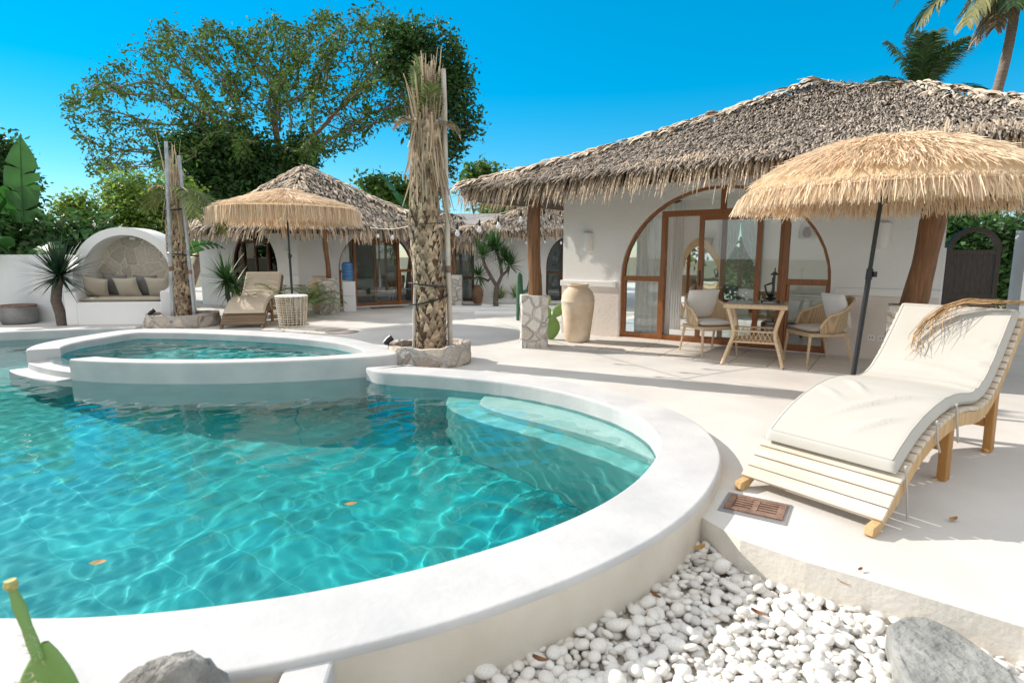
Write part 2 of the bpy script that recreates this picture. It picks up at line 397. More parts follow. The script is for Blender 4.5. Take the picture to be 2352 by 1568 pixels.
deck_rect = [(-14,-3),(16,-3),(16,30),(-14,30)]
d = MB().sheet([deck_rect, hole], 0.0)
o = obj('pool_deck', d, DECKM); tag(o, 'pale smooth cement deck around the pool and villas', 'deck', kind='structure')
# step down from the deck to the pebble bed
st = MB(); E_ = bed_edge + [far[0]]
for a, b in zip(E_, E_[1:]): st.add([(a[0],a[1],0),(b[0],b[1],0),(b[0],b[1],-.42),(a[0],a[1],-.42)], [(0,1,2,3)])
EDGEM = mat('stained_deck_edge', (0.64,0.60,0.54), 0.9, col2=(0.74,0.71,0.66), scale=7, bump=0.3, bscale=45, bdist=0.010)
o = obj('deck_kerb', st, EDGEM); tag(o, 'rough plastered deck edge dropping to the white pebble bed', 'kerb', kind='structure')

# ------------------------------------------------------------------ pool basin (walls and floor), rim, spa
def tile_mat():
    m = bpy.data.materials.new('teal_pool_tile'); m.use_nodes = True
    nt = m.node_tree; n = nt.nodes; l = nt.links; bs = n['Principled BSDF']; bs.inputs['Roughness'].default_value = 0.5
    tc = n.new('ShaderNodeTexCoord'); mp = n.new('ShaderNodeMapping'); mp.inputs['Rotation'].default_value = (0, 0, R(35)); l.new(tc.outputs['Object'], mp.inputs[0])
    br = n.new('ShaderNodeTexBrick'); br.offset = 0; br.inputs['Scale'].default_value = 1.0
    br.inputs['Brick Width'].default_value = 0.4; br.inputs['Row Height'].default_value = 0.4; br.inputs['Mortar Size'].default_value = 0.006
    br.inputs['Color1'].default_value = (0.010,0.37,0.395,1); br.inputs['Color2'].default_value = (0.016,0.455,0.465,1); br.inputs['Mortar'].default_value = (0.05,0.52,0.53,1)
    l.new(mp.outputs[0], br.inputs['Vector'])
    nz = n.new('ShaderNodeTexNoise'); nz.inputs['Scale'].default_value = 2.2; nz.inputs['Detail'].default_value = 8; l.new(tc.outputs['Object'], nz.inputs['Vector'])
    mr = n.new('ShaderNodeMapRange'); mr.inputs['From Min'].default_value = .3; mr.inputs['From Max'].default_value = .7; mr.inputs['To Min'].default_value = .8; mr.inputs['To Max'].default_value = 1.15
    l.new(nz.outputs['Fac'], mr.inputs['Value'])
    hs = n.new('ShaderNodeHueSaturation'); l.new(mr.outputs[0], hs.inputs['Value']); l.new(br.outputs['Color'], hs.inputs['Color'])
    l.new(hs.outputs[0], bs.inputs['Base Color'])
    return m
TILE = tile_mat()
BENCH = mat('pale_aqua_step', (0.55,0.80,0.77), 0.5, col2=(0.68,0.87,0.84), scale=3, bump=0.1)
def ribbon(mb, P, z0, z1, closed=False):
    n = len(P)
    for i in range(n if closed else n-1):
        a = P[i]; b = P[(i+1) % n]
        mb.add([(a[0],a[1],z0),(b[0],b[1],z0),(b[0],b[1],z1),(a[0],a[1],z1)], [(0,1,2,3)])
spa_face = []
i = k0
while i != k1: spa_face.append(spa_out[i]); i = (i+1) % len(spa_out)
spa_face.append(spa_out[k1])
basin_loop = rim_in + [(-1.56,6.8)] + spa_face + [(-6.55,9.9)]
bs_ = MB(); ribbon(bs_, offset(basin_loop, 0.004, True), FLOOR_Z, WATER_Z+0.012, True)
bs_.sheet([[(-11,1.5),(2,1.5),(2,11),(-11,11)]], FLOOR_Z)
basin = obj('pool_basin', bs_, TILE, fix=False); tag(basin, 'teal tiled floor and walls of the large pool', 'pool', kind='structure')
# shallow step along the right-hand far wall, under water
sh = catmull([(1.02,3.70),(0.78,4.10),(0.46,4.48),(0.06,4.88),(-0.40,5.28),(-0.66,5.7),(-0.70,6.10)], 5)
seq = [p for p in rim_in if p[1] > 3.65 and p[0] > -0.76]
sp_ = MB()
outer_st = offset(seq, 0.05)
poly = sh + [p for p in reversed(outer_st)]
sp_.prism(poly, FLOOR_Z, -0.33)
sh2 = catmull([(1.06,4.05),(0.78,4.45),(0.38,4.86),(-0.05,5.24),(-0.32,5.6),(-0.30,5.98)], 5)
poly2 = sh2 + [p for p in reversed(outer_st) if p[1] > 4.05 and p[0] > -0.3]
bench = obj('pool_step', sp_, mat('light_teal_step', (0.22,0.62,0.60), 0.5, col2=(0.32,0.70,0.68), scale=3, bump=0.1), bevel=0.05); tag(bench, 'light teal lower step under the water at the pool edge', 'pool step', kind='structure')
sp_ = MB(); sp_.prism(poly2, -0.329, -0.16)
bench2 = obj('pool_step', sp_, BENCH, bevel=0.04); tag(bench2, 'pale upper step under shallow water at the pool edge', 'pool step', kind='structure')

rm = MB()
# rounded section of the rim: inner face, top with eased edges, outer face
SEC = [(0.0,-0.065),(0.0,0.068),(0.003,0.085),(0.010,0.095),(0.024,0.1),(0.386,0.1),(0.400,0.095),(0.407,0.085),(0.41,0.068),(0.41,-0.42)]
rows = []
for (ix, iy), (ox, oy) in zip(rim_in, rim_out):
    rows.append([Vector((ix+(ox-ix)*s/0.41, iy+(oy-iy)*s/0.41, z)) for s, z in SEC])
rm.grid(rows); rm.add(rows[-1], [tuple(range(len(SEC)))]); rm.add(rows[0], [tuple(range(len(SEC)-1,-1,-1))])
nsec = len(SEC)-1
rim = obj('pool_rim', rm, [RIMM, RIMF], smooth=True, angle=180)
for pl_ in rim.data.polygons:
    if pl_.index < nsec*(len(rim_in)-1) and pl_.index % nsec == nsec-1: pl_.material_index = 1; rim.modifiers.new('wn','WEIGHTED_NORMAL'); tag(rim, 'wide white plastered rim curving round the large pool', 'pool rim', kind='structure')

spa = thing('spa_pool', 'small raised white oval pool with a spillway gap, beyond the large pool', 'spa pool', (-4.0,7.9,0))
n = len(spa_out)
ring = [i for i in range(n) if i not in GAP]
s0 = ring.index(GAP[-1]+1); ring = ring[s0:]+ring[:s0]
SECN = [(0.0,-1.24),(0.0,0.17),(0.02,0.19),(0.06,0.2),(0.94,0.2),(0.98,0.19),(1.0,0.17),(1.0,-0.55)]
rows = [[Vector((spa_out[i][0]+(spa_in[i][0]-spa_out[i][0])*s, spa_out[i][1]+(spa_in[i][1]-spa_out[i][1])*s, z)) for s, z in SECN] for i in ring]
sw = MB().grid(rows); sw.add(rows[-1], [tuple(range(len(SECN)))]); sw.add(rows[0], [tuple(range(len(SECN)-1,-1,-1))])
obj('wall', sw, RIMM, spa, smooth=True, angle=80).modifiers.new('wn','WEIGHTED_NORMAL')
gi = [GAP[0]-1]+list(GAP)+[GAP[-1]+1]
SILL = [(-0.55,-1.0),(-0.55,-0.055),(-0.5,-0.04),(0.0,-0.03),(0.02,0.04),(1.0,0.06),(1.0,-0.5)]
rows = [[Vector((spa_out[i][0]+(spa_in[i][0]-spa_out[i][0])*s, spa_out[i][1]+(spa_in[i][1]-spa_out[i][1])*s, z)) for s, z in SILL] for i in gi]
sl = MB().grid(rows); sl.add(rows[-1], [tuple(range(len(SILL)))]); sl.add(rows[0], [tuple(range(len(SILL)-1,-1,-1))])
obj('spillway', sl, RIMM, spa, smooth=True, angle=40)
sb = MB(); ribbon(sb, offset(spa_in, 0.004, True), -0.5, SPAW_Z+0.008, True); sb.sheet([spa_mid], -0.5)
obj('lining', sb, TILE, spa, fix=False)

# ------------------------------------------------------------------ water: rippled surface
def waves(X, Y, amp, seed, n=46, lmin=0.075, lmax=0.46, wind=2.2):
    r = np.random.default_rng(seed); Z = np.zeros_like(X); S = 0
    wx = X + 0.10*np.sin(1.7*Y+0.6*X+1)+0.06*np.sin(3.1*X-2.2*Y); wy = Y + 0.10*np.sin(1.9*X-0.4*Y)+0.06*np.sin(2.7*Y+2.9*X)
    for i in range(n):
        L = lmin*(lmax/lmin)**r.random(); th = wind + r.normal(0, 0.95); k = 2*math.pi/L
        a = (L/lmax)**1.15; ph = r.random()*6.283
        g_ = 0.55+0.45*np.sin(0.9*X*math.cos(i)+0.9*Y*math.sin(i)+i*1.3)
        Z += a*g_*np.sin(k*(wx*math.cos(th)+wy*math.sin(th))+ph); S += a*a*0.3
    return Z/math.sqrt(S)*amp
def water_mesh(name, loop, z, step, amp_fn, seed, m, label, cat):
    P = np.array(loop); x0, y0 = P.min(0)-step; x1, y1 = P.max(0)+step
    xs = np.arange(x0, x1, step); ys = np.arange(y0, y1, step); X, Y = np.meshgrid(xs, ys)
    Z = waves(X, Y, 1.0, seed)*amp_fn(X, Y) + z
    c = inside(loop, X, Y); h, w = X.shape
    keep = c[:-1,:-1] & c[1:,:-1] & c[:-1,1:] & c[1:,1:]
    I, J = np.nonzero(keep); q = np.stack([I*w+J, I*w+J+1, (I+1)*w+J+1, (I+1)*w+J], 1)
    u, inv = np.unique(q, return_inverse=True); V = np.stack([X.ravel(), Y.ravel(), Z.ravel()], 1)[u]
    o = np_obj(name, V, inv.reshape(q.shape), m, None, True)
    return tag(o, label, cat, kind='structure')
def water_mat():
    m = bpy.data.materials.new('pool_water'); m.use_nodes = True
    nt = m.node_tree; n = nt.nodes; l = nt.links; bs = n['Principled BSDF']
    bs.inputs['Base Color'].default_value = (0.72,0.985,0.97,1); bs.inputs['Roughness'].default_value = 0.0
    bs.inputs['IOR'].default_value = 1.333; bs.inputs['Transmission Weight'].default_value = 1.0
    return m
WATER = water_mat()
def amp_main(X, Y):
    calm = 1/(1+np.exp(-(X+1.9)/0.7))        # livelier towards the right, calmer on the left
    return 0.0006 + 0.0011*calm
basin_mid = rim_mid + [(-1.5,6.95)] + [((a[0]*.6+b[0]*.4), (a[1]*.6+b[1]*.4)) for a, b in [(spa_out[(k0+j) % n], spa_in[(k0+j) % n]) for j in range(len(spa_face))]] + [(-6.3,9.6)]
water = water_mesh('pool_water', basin_mid, WATER_Z, 0.024, amp_main, 3, WATER, 'clear turquoise rippled water filling the large pool', 'water')
water2 = water_mesh('spa_water', spa_mid, SPAW_Z, 0.035, lambda X, Y: 0.0035+0*X, 9, WATER, 'turquoise water brimming in the small raised oval pool', 'water')
for w_ in (water, water2): w_.cycles.is_caustics_caster = True
for w_ in (basin, bench, bench2): w_.cycles.is_caustics_receiver = True
for c_ in bpy.data.objects:
    if c_.name.startswith('lining'): c_.cycles.is_caustics_receiver = True
# ------------------------------------------------------------------ villas
def frame(C, e):
    e = Vector((e[0], e[1], 0)).normalized(); m = Vector((-e.y, e.x, 0))
    return Matrix(((e.x, m.x, 0, C[0]), (e.y, m.y, 0, C[1]), (0, 0, 1, C[2] if len(C) > 2 else 0), (0, 0, 0, 1)))
def arch(a0, a1, zs, top, z0=0.02, n=18, grow=0.0):
    c = (a0+a1)/2; w = (a1-a0)/2-grow; h = top-zs-grow
    P = [(a0+grow, z0), (a1-grow, z0)]
    for k in range(n+1):
        t = math.pi*k/n; P.append((c+w*math.cos(t), zs+h*math.sin(t)))
    return P
def Mbox(mb, M, a0, a1, d0, d1, z0, z1):
    pts = [M @ Vector((a, d, z)) for a in (a0, a1) for d in (d0, d1) for z in (z0, z1)]
    return mb.add(pts, [(0,1,3,2),(4,6,7,5),(0,4,5,1),(2,3,7,6),(0,2,6,4),(1,5,7,3)])
def arch_frame(M, root, a0, a1, zs, top, zrail, jambs, zmid, wm, d=0.05, z0=0.03, mull=None, thick=0.06, glass=True, leaves=()):
    """timber frame filling an arched opening: curved head, jambs, rails; returns the frame part"""
    mb = MB(); A_ = arch(a0, a1, zs, top, z0); B_ = arch(a0, a1, zs, top, z0, grow=thick*0.55)
    mb.plate(M, [A_, [(p[0], min(max(p[1], z0+thick), 9)) for p in B_]], d, d+0.09)
    c = (a0+a1)/2; w = (a1-a0)/2
    def head(a): return zs+(top-zs)*math.sqrt(max(0, 1-((a-c)/w)**2))
    for j in jambs: Mbox(mb, M, j-thick/2, j+thick/2, d-0.012, d+0.10, z0, min(zrail, head(j))-0.02)
    # top rail
    ax = w*math.sqrt(max(0, 1-((zrail-zs)/(top-zs))**2))
    Mbox(mb, M, max(jambs[0]-0.03, c-ax+0.02), min(jambs[-1]+0.03, c+ax-0.02), d-0.018, d+0.11, zrail-thick*0.6, zrail+thick*0.6)
    if mull is not None: Mbox(mb, M, mull-thick/2, mull+thick/2, d-0.006, d+0.09, zrail, top-0.03)
    if zmid:
        Mbox(mb, M, a0+0.03, jambs[0], d-0.006, d+0.085, zmid-thick*.55, zmid+thick*.55)
        Mbox(mb, M, jambs[-1], a1-0.03, d-0.006, d+0.085, zmid-thick*.55, zmid+thick*.55)
        for q0, q1 in ((a0, jambs[0]), (jambs[-1], a1)):       # inner beads of the lower side lights
            Mbox(mb, M, q0+0.04, q0+0.075, d+0.003, d+0.07, z0+.05, zmid-.04); Mbox(mb, M, q1-0.065, q1-0.03, d+0.003, d+0.07, z0+.05, zmid-.04)
    f = obj('window_frame', mb, wm, root, bevel=0.006)
    if glass:
        gl = MB()
        gl.plate(M, [[(p[0], max(p[1], z0+.03)) for p in arch(a0+.02, a1-.02, zs, top-.02, z0)]], d+0.045, d+0.049)
        obj('pane', gl, GLASS, f)
    return f
def door_leaf(M, root, a0, a1, z0, z1, d, wm, handle=None, pane=True):
    mb = MB(); w = 0.075
    Mbox(mb, M, a0, a0+w, d, d+.045, z0, z1); Mbox(mb, M, a1-w, a1, d, d+.045, z0, z1)
    Mbox(mb, M, a0+w, a1-w, d+.002, d+.043, z0, z0+w*1.1); Mbox(mb, M, a0+w, a1-w, d+.002, d+.043, z1-w, z1)
    f = obj('door', mb, wm, root, bevel=0.004)
    if pane:
        g_ = MB(); Mbox(g_, M, a0+w, a1-w, d+.02, d+.024, z0+w, z1-w); obj('pane', g_, GLASS, f)
    if handle:
        h_ = MB(); Mbox(h_, M, a0+.028, a0+.05, d-.012, d, 0.93, 1.17); obj('handle', h_, BLACKM, f, bevel=.004)
    return f
# ---- thatch: overlapping curled leaf blades laid on roof facets
def strips(name, mat_, parent, O, D, N, L, W, lift, droop, curl=0.25, roll=0.8, seed=0):
    """O (n,3) roots, D (n,3) unit directions down-slope, N (n,3) unit normals; arrays of length/width"""
    r = np.random.default_rng(seed); n = len(O); S = np.cross(D, N)
    yaw = r.normal(0, 0.22, n)[:, None]; Dy = D*np.cos(yaw)+S*np.sin(yaw); Sy = np.cross(Dy, N)
    rl = r.normal(0, roll*0.4, n)[:, None]; Sr = Sy*np.cos(rl)+N*np.sin(rl); Nr = np.cross(Sr, Dy)
    ts = [0, .38, .72, 1.0]; ws = [0.75, 1.0, 0.85, 0.35]; V = []
    for t, w in zip(ts, ws):
        P = O + Dy*(L*t)[:, None] + N*(lift*(t*1.6 if t < .6 else 0.96+(t-.6)*.4))[:, None]
        P = P - np.array([0, 0, 1.0])*(droop*(t**2.2))[:, None] + Sy*(np.sin(t*2.4+yaw[:, 0]*9)*curl*0.12*L)[:, None]
        hw = (W*w*0.5)[:, None]
        V += [P-Sr*hw, P+Nr*hw*0.55, P+Sr*hw]
    V = np.stack(V, 1)                      # n, 12, 3
    F0 = np.array([(i*3+j, i*3+j+1, (i+1)*3+j+1, (i+1)*3+j) for i in range(3) for j in range(2)])
    F = (F0[None]+(np.arange(n)*12)[:, None, None]).reshape(-1, 4)
    return np_obj(name, V.reshape(-1, 3), F, mat_, parent, True)
def facet_samples(P0, P1, Q1, Q0, row, step, seed):
    """roots over a facet whose lower edge runs P0-P1 and whose upper edge runs Q0-Q1"""
    r = np.random.default_rng(seed); P0, P1, Q0, Q1 = [np.array(p, float) for p in (P0, P1, Q0, Q1)]
    H = np.linalg.norm((Q0+Q1)/2-(P0+P1)/2); rows = int(H/row); out = []
    for i in range(rows+1):
        t = i/rows; a = P0+(Q0-P0)*t; b = P1+(Q1-P1)*t; L = np.linalg.norm(b-a); k = max(2, int(L/step))
        u = (np.arange(k)+r.random(k))/k; tt = (r.random(k)-.5)*row*1.6/H
        out.append(a+(b-a)*u[:, None]+((Q0-P0)*(1-u[:, None])+(Q1-P1)*u[:, None])*tt[:, None])
    O = np.concatenate(out); nrm = np.cross(P1-P0, (Q0+Q1)/2-(P0+P1)/2); nrm /= np.linalg.norm(nrm)
    if nrm[2] < 0: nrm = -nrm
    down = np.array([0,0,-1.0]); D = down-nrm*down.dot(nrm); D /= np.linalg.norm(D)
    n = len(O); return O, np.repeat(D[None], n, 0), np.repeat(nrm[None], n, 0)
def thatch_roof(root, corners, apex0, apex1, faces, row=0.10, step=0.055, lw=(0.26,0.038), seed=1, fringe=0.34, fstep=0.022, thick=0.22, rag=0.07, caps=True, tip_mat=None):
    """hipped thatch: underlay shell plus blades.  corners: eave outline; faces: list of (i, j, upper_i, upper_j, detailed)"""
    up = {'a': Vector(apex0), 'b': Vector(apex1)}
    mb = MB()
    for (i, j, ui, uj, det) in faces:
        a, b, u, w = Vector(corners[i]), Vector(corners[j]), up[ui], up[uj]
        # gently sagging shell
        nI, nJ = 14, 8; Pt = []; Pb = []
        for q in range(nJ+1):
            t = q/nJ; row_ = []; rb = []
            for p in range(nI+1):
                s_ = p/nI; lo = a.lerp(b, s_); hi = u.lerp(w, s_); P = lo.lerp(hi, t); P = P-Vector((0,0,0.10*math.sin(math.pi*t)))
                row_.append(P-Vector((0,0,.05))); rb.append(P-Vector((0,0,thick*(1 if t < .95 else .6))))
            Pt.append(row_); Pb.append(rb)
        mb.grid(Pt); mb.grid([list(reversed(q)) for q in Pb])
        mb.grid([Pb[0], Pt[0]])
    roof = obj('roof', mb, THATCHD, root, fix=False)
    k = 0; OO, DD, NN = [], [], []; FO, FD, FN = [], [], []
    for (i, j, ui, uj, det) in faces:
        k += 1; a, b, u, w = corners[i], corners[j], up[ui], up[uj]
        m_ = 1 if det else 2.4
        O, D, N = facet_samples(a, b, w, u, row*m_, step*m_, seed*10+k)
        A_ = np.array(a, float); hgt = (O[:, 2]-A_[2])/max(.1, (u[2]-A_[2])); O[:, 2] -= 0.10*np.sin(np.pi*np.clip(hgt, 0, 1))
        OO.append(O); DD.append(D); NN.append(N)
        r = np.random.default_rng(seed*77+k); L = np.linalg.norm(np.array(b)-np.array(a)); m = int(L/(fstep*m_))
        s_ = (np.arange(m)+r.random(m))/m; O = np.array(a)+(np.array(b)-np.array(a))*s_[:, None]
        hi = np.array(u)+(np.array(w)-np.array(u))*s_[:, None]; back = r.random(m)**1.4*0.05
        O = O+(hi-O)*back[:, None]; O[:, 2] += r.normal(0, rag*.5, m)+0.03*np.sin(s_*L*2.3)
        FO.append(O); FD.append(np.repeat(D[:1], m, 0)); FN.append(np.repeat(N[:1], m, 0))
    O = np.concatenate(OO); D = np.concatenate(DD); N = np.concatenate(NN); r = np.random.default_rng(seed); n = len(O)
    strips('thatch', THATCH, roof, O, D, N, lw[0]*(0.6+0.8*r.random(n)), lw[1]*(.6+.9*r.random(n)), 0.02+0.075*r.random(n)**1.5, 0.02+0.05*r.random(n), seed=seed)
    O = np.concatenate(FO); D = np.concatenate(FD); N = np.concatenate(FN); n = len(O)
    strips('eave_fringe', tip_mat or THATCHF, roof, O, D*0.75+np.array([0,0,-.66])*0.6, N, fringe*(0.55+0.75*r.random(n)), lw[1]*(.7+.7*r.random(n)), 0.015+0.04*r.random(n), 0.10+0.14*r.random(n), seed=seed+5)
    if caps:                                   # thick plaits along hips and ridge
        O, D, N = [], [], []
        segs = [(Vector(corners[i]), up['a'] if q == 'a' else up['b']) for i, q in caps]
        if (up['a']-up['b']).length > .1: segs.append((up['a'], up['b']))
        for a, b in segs:
            L = (b-a).length; m = int(L/0.016); d = (a-b).normalized(); sd_ = d.cross(Vector((0,0,1))).normalized(); nn = sd_.cross(d).normalized()
            if nn.z < 0: nn = -nn
            for q in range(m):
                t = q/m; s_ = random.uniform(-1, 1); P = a.lerp(b, t)-Vector((0,0,0.10*math.sin(math.pi*t)*.9))+sd_*(s_*.15)+nn*(.05-.05*abs(s_))
                dd = (d+sd_*s_*0.95-nn*.25*abs(s_)).normalized(); O.append(P); D.append(dd); N.append((nn-dd*nn.dot(dd)).normalized())
        O, D, N = np.array(O), np.array(D), np.array(N); n = len(O)
        strips('ridge_cap', THATCHL, roof, O, D, N, .30*(.6+.8*r.random(n)), .05*(.7+.7*r.random(n)), .03+.05*r.random(n), .03+.03*r.random(n), seed=seed+9)
    return roof
def curtain(name, a, b, z0, z1, parent, M=None, gather=None, amp=0.03, waves_=9, mat_=None):
    """pleated cloth between plan points a and b; gather=(point, z) pulls it aside at a tie"""
    a = Vector((*a, 0)); b = Vector((*b, 0)); nx, nz = 60, 16; P = []; nrm = (b-a).normalized().cross(Vector((0,0,1)))
    for j in range(nz+1):
        z = z0+(z1-z0)*j/nz; row = []
        for i in range(nx+1):
            s = i/nx; p = a.lerp(b, s)
            if gather:
                gp = Vector((*gather[0], 0)); k = math.exp(-((z-gather[1])/0.55)**2)*0.86 if z > gather[1] else 0.86-0.25*(gather[1]-z)
                p = p.lerp(gp, max(0, k))
            p = p+nrm*(amp*math.sin(s*waves_*6.283+0.4*math.sin(z*3))); row.append(Vector((p.x, p.y, z)))
        P.append(row)
    return obj(name, MB().grid(P), mat_ or CURT, parent, smooth=True, angle=180)
def sconce(P, nrm, label, h=0.24, w=0.075, flip=False, group='cone wall lamps of the villas'):
    """small half-cone plaster lamp on a wall"""
    t = thing('wall_lamp', label, 'wall lamp', P, math.atan2(nrm[1], nrm[0]), group)
    mb = MB(); n = 12; rows = []
    prof = [(w*.62, -h/2), (w*.8, -h*.2), (w, h*.42), (w*.94, h/2)] if not flip else [(w, -h/2), (w*.6, h/2)]
    for r_, z in prof: rows.append([Vector((r_*math.cos(q), r_*math.sin(q), z)) for q in [(-math.pi/2)+math.pi*k/n for k in range(n+1)]])
    mb.grid(rows); mb.add(rows[-1], [tuple(range(n+1))]); mb.add(rows[0], [tuple(range(n, -1, -1))])
    obj('shade', mb, WHITE, t, smooth=True, local=True)
    bp = MB().box((0.004,0,0), (0.008, w*2.1, h*1.02)); obj('back_plate', bp, WHITE, t, local=True)
    return t
def crooked_post(base, top, r, parent, seg=14, wob=0.02, name='post'):
    b = Vector(base); t = Vector(top); n = 12; path = []; rad = []
    ph = random.random()*6
    for i in range(n+1):
        s = i/n; p = b.lerp(t, s)+Vector((wob*math.sin(s*5+ph), wob*math.sin(s*3.7+ph*2), 0)); path.append(p); rad.append(r*(1.0-0.12*s)*(1+0.06*math.sin(s*11+ph)))
    return obj(name, MB().tube(path, rad, seg, jit=0.035), POSTM, parent, smooth=True)
def stone_pier(c, ang, w, d_, h, parent):
    bm_ = MB(); M = Matrix.Translation(Vector(c)) @ Matrix.Rotation(ang, 4, 'Z')
    N = 9; rows = []
    # a slightly lumpy block: four faces of a grid, pushed in and out
    pts = {}
    def P(u, v, w_): return M @ Vector((u*w/2, v*d_/2, w_*h))
    def face(fn):
        g_ = [[fn(i/N*2-1, j/N) for i in range(N+1)] for j in range(N+1)]; bm_.grid(g_)
    def wobble(u, v, t):
        k = 1+0.035*math.sin(9*u+5*t*3+v*4)+0.03*math.sin(13*t+7*v+3*u); return P(u*k, v*k, t)
    face(lambda u, t: wobble(u, -1, t)); face(lambda u, t: wobble(1, u, t)); face(lambda u, t: wobble(-u, 1, t)); face(lambda u, t: wobble(-1, -u, t))
    top = [wobble(u, v, 1) for u, v in ((-1,-1),(1,-1),(1,1),(-1,1))]
    bm_.grid([[wobble(i/4*2-1, j/4*2-1, 1) for i in range(5)] for j in range(5)])
    return obj('stone_pier', bm_, STONEP, parent, smooth=True, angle=50)

# ======================= near villa (right)
VC = Vector((0.92, 10.43, 0)); VM = frame(VC, (0.827, -0.562)); VL = 5.5; VD = 5.2
def V_(a, d, z=0): return VM @ Vector((a, d, z))
villa = thing('villa', 'white villa with thatched hip roof and wide arched glass front, nearest the camera', 'villa', tuple(V_(2.75, 2.5)))
wl_ = MB()
AR = dict(a0=1.12, a1=4.27, zs=1.02, top=2.46)
wl_.plate(VM, [[(0,0),(VL,0),(VL,2.75),(0,2.75)], list(reversed(arch(n=28, z0=0.02, **AR)))], 0.0, 0.20)
# left side wall with a wide opening towards the sun, back wall with an arched window, right wall
LM = frame(V_(0.0, VD), tuple((V_(0,0)-V_(0,1)).xy)); 
wl_.plate(LM, [[(0,0),(VD-0.2,0),(VD-0.2,2.75),(0,2.75)], list(reversed([(1.6,0.02),(VD-.45,0.02),(VD-.45,2.2),(1.6,2.2)]))], 0.0, 0.18)
BMx = frame(V_(0.18, VD-0.18), tuple((V_(1,0)-V_(0,0)).xy))
wl_.plate(BMx, [[(0,0),(VL-.36,0),(VL-.36,2.75),(0,2.75)], list(reversed(arch(1.27, 2.22, 1.74, 2.20, 0.30)))], 0.0, 0.18)
RM_ = frame(V_(VL, 0.2), tuple((V_(0,1)-V_(0,0)).xy))
wl_.plate(RM_, [[(0,0),(VD-.2,0),(VD-.2,2.75),(0,2.75)], list(reversed([(.9,.5),(VD-.8,.5),(VD-.8,2.3),(.9,2.3)]))], 0.0, 0.18)  # unseen opening in the right wall, added so skylight brightens the room
obj('wall', wl_, WHITE, villa)
for a0, a1 in ((-0.03, 1.06), (4.33, VL+.02)):
    led = MB(); Mbox(led, VM, a0, a1, -0.045, -0.001, 0.86, 0.965); obj('ledge', led, WHITE, villa, bevel=0.012)
dado = MB()
DADO = mat('pinkish_dado_plaster', (0.74,0.66,0.60), 0.9, col2=(0.80,0.745,0.70), scale=2, bump=0.3, bscale=25)
for a0, a1 in ((-0.012, 1.10), (4.29, VL)):
    dado = MB(); Mbox(dado, VM, a0, a1, -0.014, -0.001, 0.0, 0.858); obj('dado', dado, DADO, villa)
fl = MB(); Mbox(fl, VM, 0.18, VL-.18, 0.2, VD-.18, 0.0, 0.022)
obj('floor', fl, mat('pale_tile_floor', (0.78,0.765,0.74), 0.3, var=0.05, scale=2), villa)
cl = MB(); Mbox(cl, VM, 0.18, VL-.18, 0.2, VD-.18, 2.72, 2.74); obj('ceiling', cl, WHITE, villa)
arch_frame(VM, villa, zrail=2.06, jambs=[1.83, 3.66], zmid=1.02, wm=WOODF, mull=2.74, thick=0.075, glass=False, **AR)
# glazing of the side lights and fanlight (the doorway itself stands open on the left)
gl = MB(); c_, w_ = 2.695, 1.575
def hd(a): return 1.02+1.44*math.sqrt(max(0, 1-((a-c_)/w_)**2))
for a0, a1 in ((1.15, 1.80), (3.69, 4.24)):
    st_ = [a0+(a1-a0)*k/8 for k in range(9)]
    gl.plate(VM, [[(a0,0.06),(a1,0.06)]+[(a, min(hd(a)-.03, 2.04)) for a in reversed(st_)]], 0.09, 0.094)
st_ = [1.66+(3.73-1.66)*k/14 for k in range(15)]
gl.plate(VM, [[(1.66,2.08),(3.73,2.08)]+[(a, hd(a)-.02) for a in reversed(st_)]], 0.09, 0.094)
obj('pane', gl, GLASS, villa)
door_leaf(VM, villa, 2.39, 3.32, 0.04, 2.02, 0.075, WOODF, handle=True)
door_leaf(VM, villa, 2.72, 3.63, 0.04, 2.02, 0.135, WOODF)
tr = MB(); Mbox(tr, VM, 1.12, 4.27, 0.02, 0.19, 0.0, 0.035); obj('threshold', tr, WOODF, villa)
# back window timber and glass; post in the sunny opening
arch_frame(BMx, villa, 1.27, 2.22, 1.74, 2.20, 1.80, [1.72], None, WOODD, z0=0.30, d=0.06)
lp = MB(); Mbox(lp, LM, 3.30, 3.40, 0.04, 0.13, 0.02, 2.15); Mbox(lp, LM, 1.6, 1.68, 0.04, 0.13, 0.02, 2.2); Mbox(lp, LM, 1.6, VD-.45, 0.03, 0.14, 2.12, 2.2)
obj('door_frame', lp, WOODD, villa, bevel=0.005)
nb = MB(); nz = arch(4.0, 4.5, 1.55, 1.75, 1.38, n=12)
# roof
RZ = 2.58
cor = [tuple(V_(-0.78,-1.85,RZ-.10)), tuple(V_(7.1,-1.85,RZ+.02)), tuple(V_(7.1,VD+1.3,RZ)), tuple(V_(-0.55,VD+1.3,RZ))]
apx = tuple(V_(3.62, 2.25, 4.30))
apx1 = tuple(V_(5.0, 2.25, 4.03))
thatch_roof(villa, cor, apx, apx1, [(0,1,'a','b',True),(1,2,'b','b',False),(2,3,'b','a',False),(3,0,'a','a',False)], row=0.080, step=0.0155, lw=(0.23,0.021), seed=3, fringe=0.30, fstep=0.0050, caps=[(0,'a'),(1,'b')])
bt = MB()
for q in range(14):
    a = -0.3+q*0.52; bt.bar(V_(a,-1.5,RZ-.16), V_(1.4+(a+.3)/6.76*4.2,-.02,RZ+.36), 0.05, 0.07)
bt.bar(V_(-.5,-1.35,RZ-.12), V_(6.8,-1.35,RZ-.10), 0.09, 0.10)
obj('rafters', bt, POSTM, villa)
